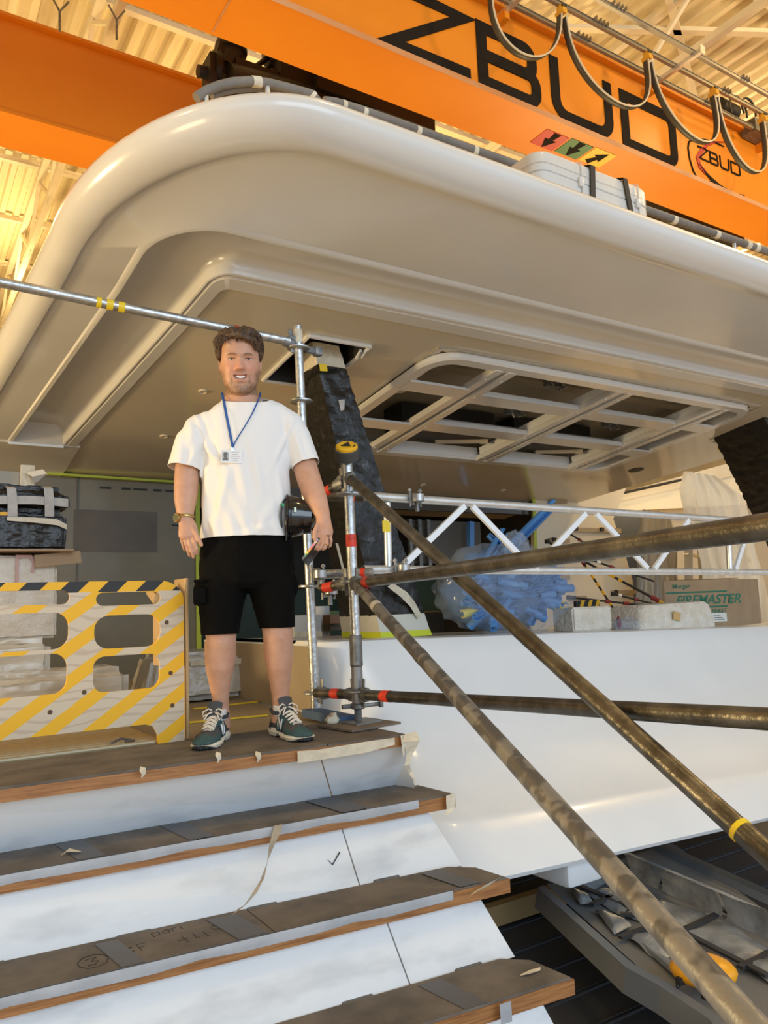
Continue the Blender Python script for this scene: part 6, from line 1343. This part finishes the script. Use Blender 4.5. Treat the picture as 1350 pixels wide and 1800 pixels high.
# ---------------- shorts
so_ = MB(); 
ltube(so_, [(434, 925, .03, 74, 46), (434, 950, .03, 77, 48), (434, 975, .03, 80, 50), (435, 1005, .03, 82, 50), (436, 1025, .03, 78, 48), (436, 1036, .03, 60, 40)], 36)
ltube(so_, [(396, 1000, .03, 42, 42), (393, 1030, .025, 42, 42), (389, 1060, .02, 38.5, 40), (387, 1090, .01, 33, 36), (386.5, 1112, .005, 31, 34), (386.5, 1135, .005, 30, 34)], 30)
ltube(so_, [(474, 1000, .03, 42, 42), (478, 1030, .025, 40, 42), (482, 1060, .02, 36, 39), (485.5, 1085, .01, 31.5, 35), (487, 1101, .005, 29.5, 33), (488, 1125, .005, 29, 33)], 30)
so_.ell(mpx(354, 1040, .03), (.030, .06, .055)); so_.ell(mpx(514, 1030, .03), (.018, .05, .06)); so_.ell(mpx(358, 1058, .02), (.03, .05, .03))
sme2 = remesh(so_, .006, 4, 'shorts'); bms = bmesh.new(); bms.from_mesh(sme2)
for (p_, sgn) in ((mpx(386.5, 1114.5, .005), -1), (mpx(487, 1103, .005), 1)):
    um = uof(mpx(437, 1080, 0)); cut(p_, Vector((0, 0, -1)), (lambda c: uof(c) < um) if sgn < 0 else (lambda c: uof(c) > um))
for v in bms.verts:
    c = v.co; v.co = c+v.normal*(.006*noise.noise(Vector((c.x*14, c.y*14, c.z*7)))+.003*noise.noise(c*30))
blkf = mat('black_cotton', (.0035, .0032, .003), .9, bump=.2, bscale=200, spec=.12)
bms.to_mesh(sme2); bms.free(); sme2.update(); sh_o = rel(link('shorts', sme2, blkf, man)); md = sh_o.modifiers.new('thickness', 'SOLIDIFY'); md.thickness = .003; md.offset = -1
mb = MB(); mb.box(mpx(352, 1022, -.03), (.05, .09, .014), Matrix.Rotation(-.4, 3, 'Z'), bev=.005); mb.box(mpx(352, 1048, -.03), (.055, .09, .075), Matrix.Rotation(-.4, 3, 'Z'), bev=.01); P(mb, 'cargo_pocket', blkf, sh_o)
# ---------------- lanyard and badge
lan = mat('lanyard_blue', (.02, .10, .36), .6)
fr = lambda px, py, ex=0: mpx(px, py, .03-.135+ex)
import mathutils
bvh_me = so.data; bvh = mathutils.bvhtree.BVHTree.FromPolygons([v.co for v in sme.vertices], [p.vertices[:] for p in sme.polygons])
def onshirt(px, py, off=.009):
    d = ray(px, py).normalized(); h = bvh.ray_cast(CAM, d)
    return (h[0]-d*off) if h[0] is not None else mpx(px, py, -.08)
mb = MB(); L1 = [mpx(390, 690, .06), mpx(391.5, 697, -.01)]+[onshirt(x, y) for x, y in ((394, 708), (397, 725), (401, 745), (405, 765), (408, 780), (409, 788))]
L2 = [mpx(457.5, 690, .06), mpx(456.5, 697, -.01)]+[onshirt(x, y) for x, y in ((452, 708), (444, 726), (433, 745), (421, 764), (412, 779), (409.5, 788))]
for L_ in (L1, L2): ribbon(mb, L_, .011, [(U+ZV*(.25 if L_ is L1 else .6)).normalized()]*len(L_))
for L_ in (L1, L2): mb.tube(L_, .0022, 6)
la_ = P(mb, 'lanyard', lan, man, fix=False)
mb = MB(); c = onshirt(408.5, 790, .008); mb.box(c, (.012, .006, .018), Matrix.Rotation(-.39, 3, 'Z')); P(mb, 'clip', alu, man)
c = onshirt(406.5, 802.5, .010); Rb = Matrix.Rotation(math.atan2(U.y, U.x), 3, 'Z') @ Matrix.Rotation(.03, 3, 'Y')
mb = MB(); mb.box(c, (34.5*PX, .002, 22*PX), Rb); bd_ = P(mb, 'badge_card', mat('badge_white', (.78, .79, .80), .25), man)
mb = MB(); mb.box(c+Rb @ Vector((-9.5*PX, -.0015, 0)), (10.5*PX, .001, 15*PX), Rb); P(mb, 'badge_photo', mat('photo_grey', (.42, .42, .42), .4), bd_)
mb = MB(); q = c+Rb @ Vector((-9.5*PX, -.0024, 1*PX)); mb.ell(q, (2.8*PX, .0006, 4.4*PX), rot=Rb, nu=12, nv=8); mb.ell(q+Rb @ Vector((0, 0, 3.5*PX)), (3.2*PX, .0007, 2.6*PX), rot=Rb, nu=12, nv=8); mb.box(q-ZV*5.8*PX, (7.5*PX, .001, 3.5*PX), Rb); P(mb, 'portrait', mat('photo_dark', (.12, .12, .12), .4), bd_)
mb = MB()
for k, (w_, o_2) in enumerate(((13, 0), (9, -1), (15, 1), (12, 0), (7, 0))): mb.box(c+Rb @ Vector(((6.5+o_2*.3)*PX, -.0015, (7.5-k*3.6)*PX)), (w_*PX, .0008, .8*PX), Rb)
P(mb, 'badge_print', mat('photo_grey', (.42, .42, .42)), bd_)
# ---------------- watch, ring
gold = mat('gold', (.50, .34, .12), .28, .9, col2=(.34, .22, .08), scale=60)
wc_ = mpx(326, 908, -.028); wd = (mpx(327, 918, -.03)-mpx(325.5, 898, -.025)).normalized(); e1 = (U-wd*U.dot(wd)).normalized(); e2 = wd.cross(e1)
mb = MB()
for k in range(26):
    t = 2*math.pi*k/26; p = wc_+e1*math.cos(t)*13.6*PX+e2*math.sin(t)*12*PX+wd*.004*math.cos(t); R_b = Matrix((-(e1*math.sin(t))+e2*math.cos(t), e1*math.cos(t)+e2*math.sin(t), wd)).transposed(); mb.box(p, (.0088, .004, .012), R_b, bev=.0012)
wt = P(mb, 'watch_band', gold, man)
q = wc_-e1*13*PX+wd*.004+(-V)*.012; nn = (-U*.75-V*.65).normalized(); mb = MB(); mb.lathe(q, nn, [(.019, -.004), (.021, 0), (.021, .006), (.018, .009)], 24); P(mb, 'watch_case', gold, wt)
mb = MB(); mb.lathe(q+nn*.0085, nn, [(.0165, 0), (.0165, .001)], 24); P(mb, 'watch_dial', mat('dial_green', (.10, .11, .06), .2), wt)
rp = mpx(575.5, 957.5, -.155); mb = MB(); rdir = (mpx(571, 963, -.15)-mpx(575, 956, -.155)).normalized(); mb.lathe(rp-rdir*.002, rdir, [(.0098, 0), (.0105, .001), (.0105, .004), (.0098, .005)], 18, cap=False); P(mb, 'gold_ring', gold, man)
# ---------------- shoes
tealm = mat('teal_suede', (.045, .105, .115), .8, col2=(.03, .075, .085), scale=40); meshm = mat('grey_mesh', (.085, .085, .088), .8, col2=(.05, .05, .055), scale=200); solem = mat('shoe_sole_white', (.72, .70, .60), .6); lacem = mat('lace_cream', (.72, .66, .56), .7); silv = mat('silver_trim', (.62, .63, .63), .35, .4)
def shoe(toe, heel, side, label):
    toe, heel = Vector(toe), Vector(heel); f = (toe-heel); f.z = 0; Ln = f.length; f.normalize(); l = Vector((f.y, -f.x, 0))   # l to the wearer's... outer/right side
    def sp(x, y, z): return heel+f*(x*Ln)+l*y+ZV*z
    # outline half widths along the length
    W_ = [(0, .020), (.04, .033), (.15, .040), (.35, .039), (.55, .046), (.72, .053), (.86, .048), (.95, .034), (1.0, .014)]
    wx = lambda x: float(np.interp(x, [a for a, b in W_], [b for a, b in W_]))
    T_ = [(0, .075), (.03, .098), (.12, .112), (.26, .108), (.36, .118), (.50, .098), (.64, .076), (.78, .060), (.9, .046), (.97, .032), (1.0, .018)]
    tz_ = lambda x: float(np.interp(x, [a for a, b in T_], [b for a, b in T_]))
    mb = MB(); rs = []
    for x in np.linspace(0, 1, 28):
        w = wx(x); t = tz_(x); ring = []
        for k in range(20):
            a = 2*math.pi*k/20; cy, sz_ = math.cos(a), math.sin(a)
            yy = w*math.copysign(abs(cy)**.8, cy)*(1 if sz_ < 0 else (1-.42*abs(sz_)**2)); zz = .028+(t-.028)*max(0, sz_)**.9 if sz_ >= 0 else .028-.012*abs(sz_)
            ring.append(sp(x, yy, zz))
        rs.append(ring)
    mb.rings(rs); up_ = P(mb, 'shoe_upper', meshm, man)
    # sole: white midsole with a waist, black outsole
    mb = MB(); rs = []
    for x in np.linspace(-.02, 1.01, 30):
        w = wx(max(0, min(1, x)))+.004; top = .040 if x < .3 else (.030 if x < .9 else .024); bot = .007+(.012 if .33 < x < .46 else 0)+max(0, (x-.85))*.10
        rs.append([sp(x, -w, bot), sp(x, -w-.004, (bot+top)/2), sp(x, -w+.003, top), sp(x, w-.003, top), sp(x, w+.004, (bot+top)/2), sp(x, w, bot)])
    mb.rings(rs); P(mb, 'midsole', solem, up_)
    mb = MB(); rs = []
    for x in list(np.linspace(.0, .34, 8))+list(np.linspace(.47, 1.005, 14)):
        w = wx(max(0, min(1, x)))+.002; z0 = max(0, x-.86)*.10; rs.append([sp(x, -w, z0), sp(x, -w, z0+.009), sp(x, w, z0+.009), sp(x, w, z0)])
    mb.rings(rs[:8]); mb.rings(rs[8:]); P(mb, 'outsole', blackr, up_, ang=20)
    mb = MB()
    for k in range(-2, 3): mb.box(sp(.985-.012*abs(k), k*.011, .018), (.010, .010, .022), Matrix.Rotation(.5, 3, l), bev=.002)
    P(mb, 'toe_bumper', blackr, up_)
    def patch(xa, xb, a0, a1, m, nm, off=.0022, n=10, wedge=None):
        mb = MB(); vs = []
        for i in range(n+1):
            x = lerp(xa, xb, i/n); w = wx(x)+off; t = tz_(x)+off
            for j_ in range(9):
                aa0, aa1 = (a0, a1) if wedge is None else wedge(i/n)
                a = math.radians(lerp(aa0, aa1, j_/8)); cy, sz_ = math.cos(a), max(0, math.sin(a)); vs.append(sp(x, w*math.copysign(abs(cy)**.8, cy)*(1-.42*sz_**2), .028+(t-.028)*sz_**.9))
        mb.add(vs, [(i*9+j_, i*9+j_+1, (i+1)*9+j_+1, (i+1)*9+j_) for i in range(n) for j_ in range(8)]); return P(mb, nm, m, up_, fix=False)
    patch(.80, 1.0, 0, 180, tealm, 'toe_cap')
    for (s0, s1) in ((0, 30), (150, 180)): patch(.60, .82, s0, s1, tealm, 'side_overlay')
    for (s0, s1) in ((2, 62), (118, 178)): patch(.30, .52, s0, s1, tealm, 'side_overlay', .003)
    for (s0, s1) in ((50, 68), (112, 130)): patch(.50, .70, s0, s1, tealm, 'lace_stay', .003)
    patch(0, .14, 0, 180, tealm, 'heel_counter'); patch(.0, .16, 0, 22, meshm, 'heel_band', .004); patch(.66, .72, 60, 120, silv, 'toe_bar', .003)
    # N emblem on the outer side
    s_ = side; base = lambda x, z: sp(x, s_*(wx(x)+.0045)*(1-.42*((z-.028)/(tz_(x)-.028))**2*.9), z)
    mb = MB(); N_ = [(.27, .048), (.25, .082), (.30, .084), (.37, .058), (.36, .086)]
    for a_, b_2 in zip([(.40, .040), (.37, .088), (.50, .042)], [(.37, .088), (.50, .042), (.475, .084)]): mb.tube([base(*a_), base(lerp(a_[0], b_2[0], .5), lerp(a_[1], b_2[1], .5)), base(*b_2)], [(.0042, .0042)]*3, 6)
    P(mb, 'side_emblem', silv, up_)
    mb = MB()
    for a_, b_2 in zip([(.40, .040), (.37, .088), (.50, .042)], [(.37, .088), (.50, .042), (.475, .084)]): mb.tube([base(*a_)+l*s_*.0022, base(*b_2)+l*s_*.0022], .0026, 6)
    P(mb, 'emblem_fill', tealm, up_)
    # tongue, collar, laces
    mb = MB(); rs = []
    for k in range(7):
        t = k/6; x = .42-.09*t; z = .110+.062*t; w = .030+.004*t; rs.append([sp(x, -w, z-.006), sp(x+.015, -w*.6, z+.0), sp(x+.02, 0, z+.003), sp(x+.015, w*.6, z), sp(x, w, z-.006), sp(x-.02, w*.5, z-.004), sp(x-.022, 0, z-.004), sp(x-.02, -w*.5, z-.004)])
    mb.rings(rs); P(mb, 'tongue', mat('tongue_charcoal', (.055, .06, .068), .8), up_)
    mb = MB(); pts = [sp(x, y, z) for x, y, z in ((.33, .036, .105), (.22, .040, .104), (.10, .034, .112), (.03, .0, .110), (.10, -.034, .112), (.22, -.040, .104), (.33, -.036, .105))]; mb.tube(pts, .0085, 8); P(mb, 'padded_collar', mat('tongue_charcoal', (.055, .06, .068)), up_)
    for k in range(5):
        x = .40+k*.062; z = tz_(x)+.008; w = .022; mb = MB(); dx = .02*(1 if k % 2 else -1)
        mb.tube([sp(x-dx*.4, -w-.004, z-.010), sp(x-dx*.1, -w*.5, z), sp(x, 0, z+.004), sp(x+dx*.1, w*.5, z), sp(x+dx*.4, w+.004, z-.010)], .0036, 7); mb.tube([sp(x+.03, -w-.004, z-.014), sp(x+.015, 0, z+.001), sp(x+.0, w+.004, z-.010)], .0034, 7); P(mb, 'lace', lacem, up_)
    mb = MB()
    for s3 in (-1, 1): 
        c0 = (.385, 0, tz_(.385)+.018); mb.tube([sp(*c0), sp(.40, s3*.022, c0[2]+.012), sp(.42, s3*.045, c0[2]-.0), sp(.45, s3*.042, c0[2]-.018), sp(.41, s3*.015, c0[2]-.004), sp(*c0)], .0034, 7); mb.tube([sp(*c0), sp(.46, s3*.02, c0[2]-.008), sp(.50, s3*.035, c0[2]-.032)], .003, 7)
    mb.ell(sp(.385, 0, tz_(.385)+.018), (.007, .007, .006)); P(mb, 'lace_bow', lacem, up_)
    mb = MB(); mb.tube([sp(.24, 0, .09), sp(.24, 0, .135)], [.037, .040], 18); P(mb, 'sock', mat('white_sock', (.75, .75, .75), .9), up_)
ta = atz(352, 1322, 0); ha = mpx(391, 1285, .09); ha.z = 0
tb = atz(541, 1306, 0); hb2 = mpx(492, 1285, .07); hb2.z = 0
shoe(ta, ta+(ha-ta).normalized()*.315, -1, ''); shoe(tb, tb+(hb2-tb).normalized()*.315, 1, '')
# ---------------- hard hat (held between forearm and hip)
hh = thing('hard_hat', mpx(530, 905, -.02), "black hard hat held under the man's arm against his hip", 'helmet')
hc0 = mpx(508, 908, -.015); axh = (U*.97-V*.06+ZV*-.06).normalized(); f1 = (ZV-axh*ZV.dot(axh)).normalized(); f2 = axh.cross(f1)
hg = mat('black_gloss', (.008, .008, .009), .12, coat=.6)
mb = MB(); rs = []
for i in range(15):
    t = i/14*math.pi/2; h = .128*math.sin(t); r = math.cos(t)
    rs.append([hc0+axh*h+f1*math.cos(a)*(.092*max(r, .02))+f2*math.sin(a)*(.080*max(r, .02)) for a in [2*math.pi*k/36 for k in range(36)]])
mb.rings(rs, cap=False); mb2 = MB(); P(mb, 'shell', hg, hh, fix=False)
mb = MB(); rs = []
for (h, rr) in ((0, 1.0), (-.006, 1.05), (-.010, 1.10), (-.013, 1.09), (-.008, .97), (.10, .80)):
    rs.append([hc0+axh*h+f1*math.cos(a)*(.092*rr+(.018 if math.cos(a) < -.3 and rr > 1 else 0))+f2*math.sin(a)*.080*rr for a in [2*math.pi*k/36 for k in range(36)]])
mb.rings(rs, cap=False); P(mb, 'brim', hg, hh, fix=False)
mb = MB(); mb.tube([hc0+axh*.01+f1*.097*math.cos(t)+f2*.083*math.sin(t) for t in [2*math.pi*k/30 for k in range(31)]], .003, 6, cap=False); P(mb, 'shell_ridge', hg, hh)
mb = MB(); pts = [hc0-axh*(.028+.012*math.sin(math.pi*k/16))+f1*.074*math.cos(math.pi*k/16)-f2*.064*math.sin(math.pi*k/16)*-1 for k in range(17)]
pts = [hc0-axh*(.012+.026*math.sin(math.pi*k/16))+f1*.078*math.cos(math.pi*k/16)-V*.068*math.sin(math.pi*k/16)*.9 for k in range(17)]
mb.tube(pts, [(.011, .004)]*17, 8, up=axh); P(mb, 'head_band', mat('band_grey', (.13, .13, .13), .5), hh)
mb = MB(); q = pts[5]-V*.006; mb.lathe(q, -V, [(.009, 0), (.009, .003)], 16); P(mb, 'green_dot', mat('dot_green', (.02, .35, .12), .4), hh)
mb = MB(); q = mpx(519, 896, -.105); mb.box(q+U*.0, (.010, .002, .022), Matrix.Rotation(-.39, 3, 'Z')); P(mb, 'sticker', mat('sticker_mint', (.6, .78, .68), .4), hh)
# ---------------- phone in the right hand
ph = thing('phone', mpx(546, 964, -.15), "slim phone with a colourful edge held in the man's right hand", 'phone')
a, b = mpx(561, 945, -.165), mpx(530.5, 985, -.165); d = (b-a).normalized(); wdir = (U*.55+V*.75-ZV*.05); wdir = (wdir-d*wdir.dot(d)).normalized(); nn = d.cross(wdir).normalized(); L_ = (b-a).length
Rp = Matrix((d, wdir, nn)).transposed(); c = (a+b)/2+wdir*.034
mb = MB(); mb.box(c, (L_, .070, .0085), Rp, bev=.003); P(mb, 'phone_body', mat('phone_black', (.03, .025, .022), .3), ph)
for k, cc in enumerate(((.10, .12, .16), (.12, .30, .20), (.60, .55, .10), (.75, .40, .10), (.75, .20, .20), (.70, .25, .35), (.70, .55, .50), (.30, .30, .5))):
    mb = MB(); mb.box(a.lerp(b, 1-(k+.5)/8*.9-.05)-wdir*.0015, (L_/9.6, .002, .0105), Rp); P(mb, 'edge_sticker', mat('edge_%d' % k, cc, .35), ph)
pn = thing('pen', mpx(564, 963, -.12), "violet pen tip showing below the man's right hand", 'pen')
mb = MB(); mb.tube([mpx(562, 967, -.118), mpx(567, 956, -.10)], [.004, .0055], 10); P(mb, 'pen_body', mat('violet', (.08, .05, .35), .3), pn)
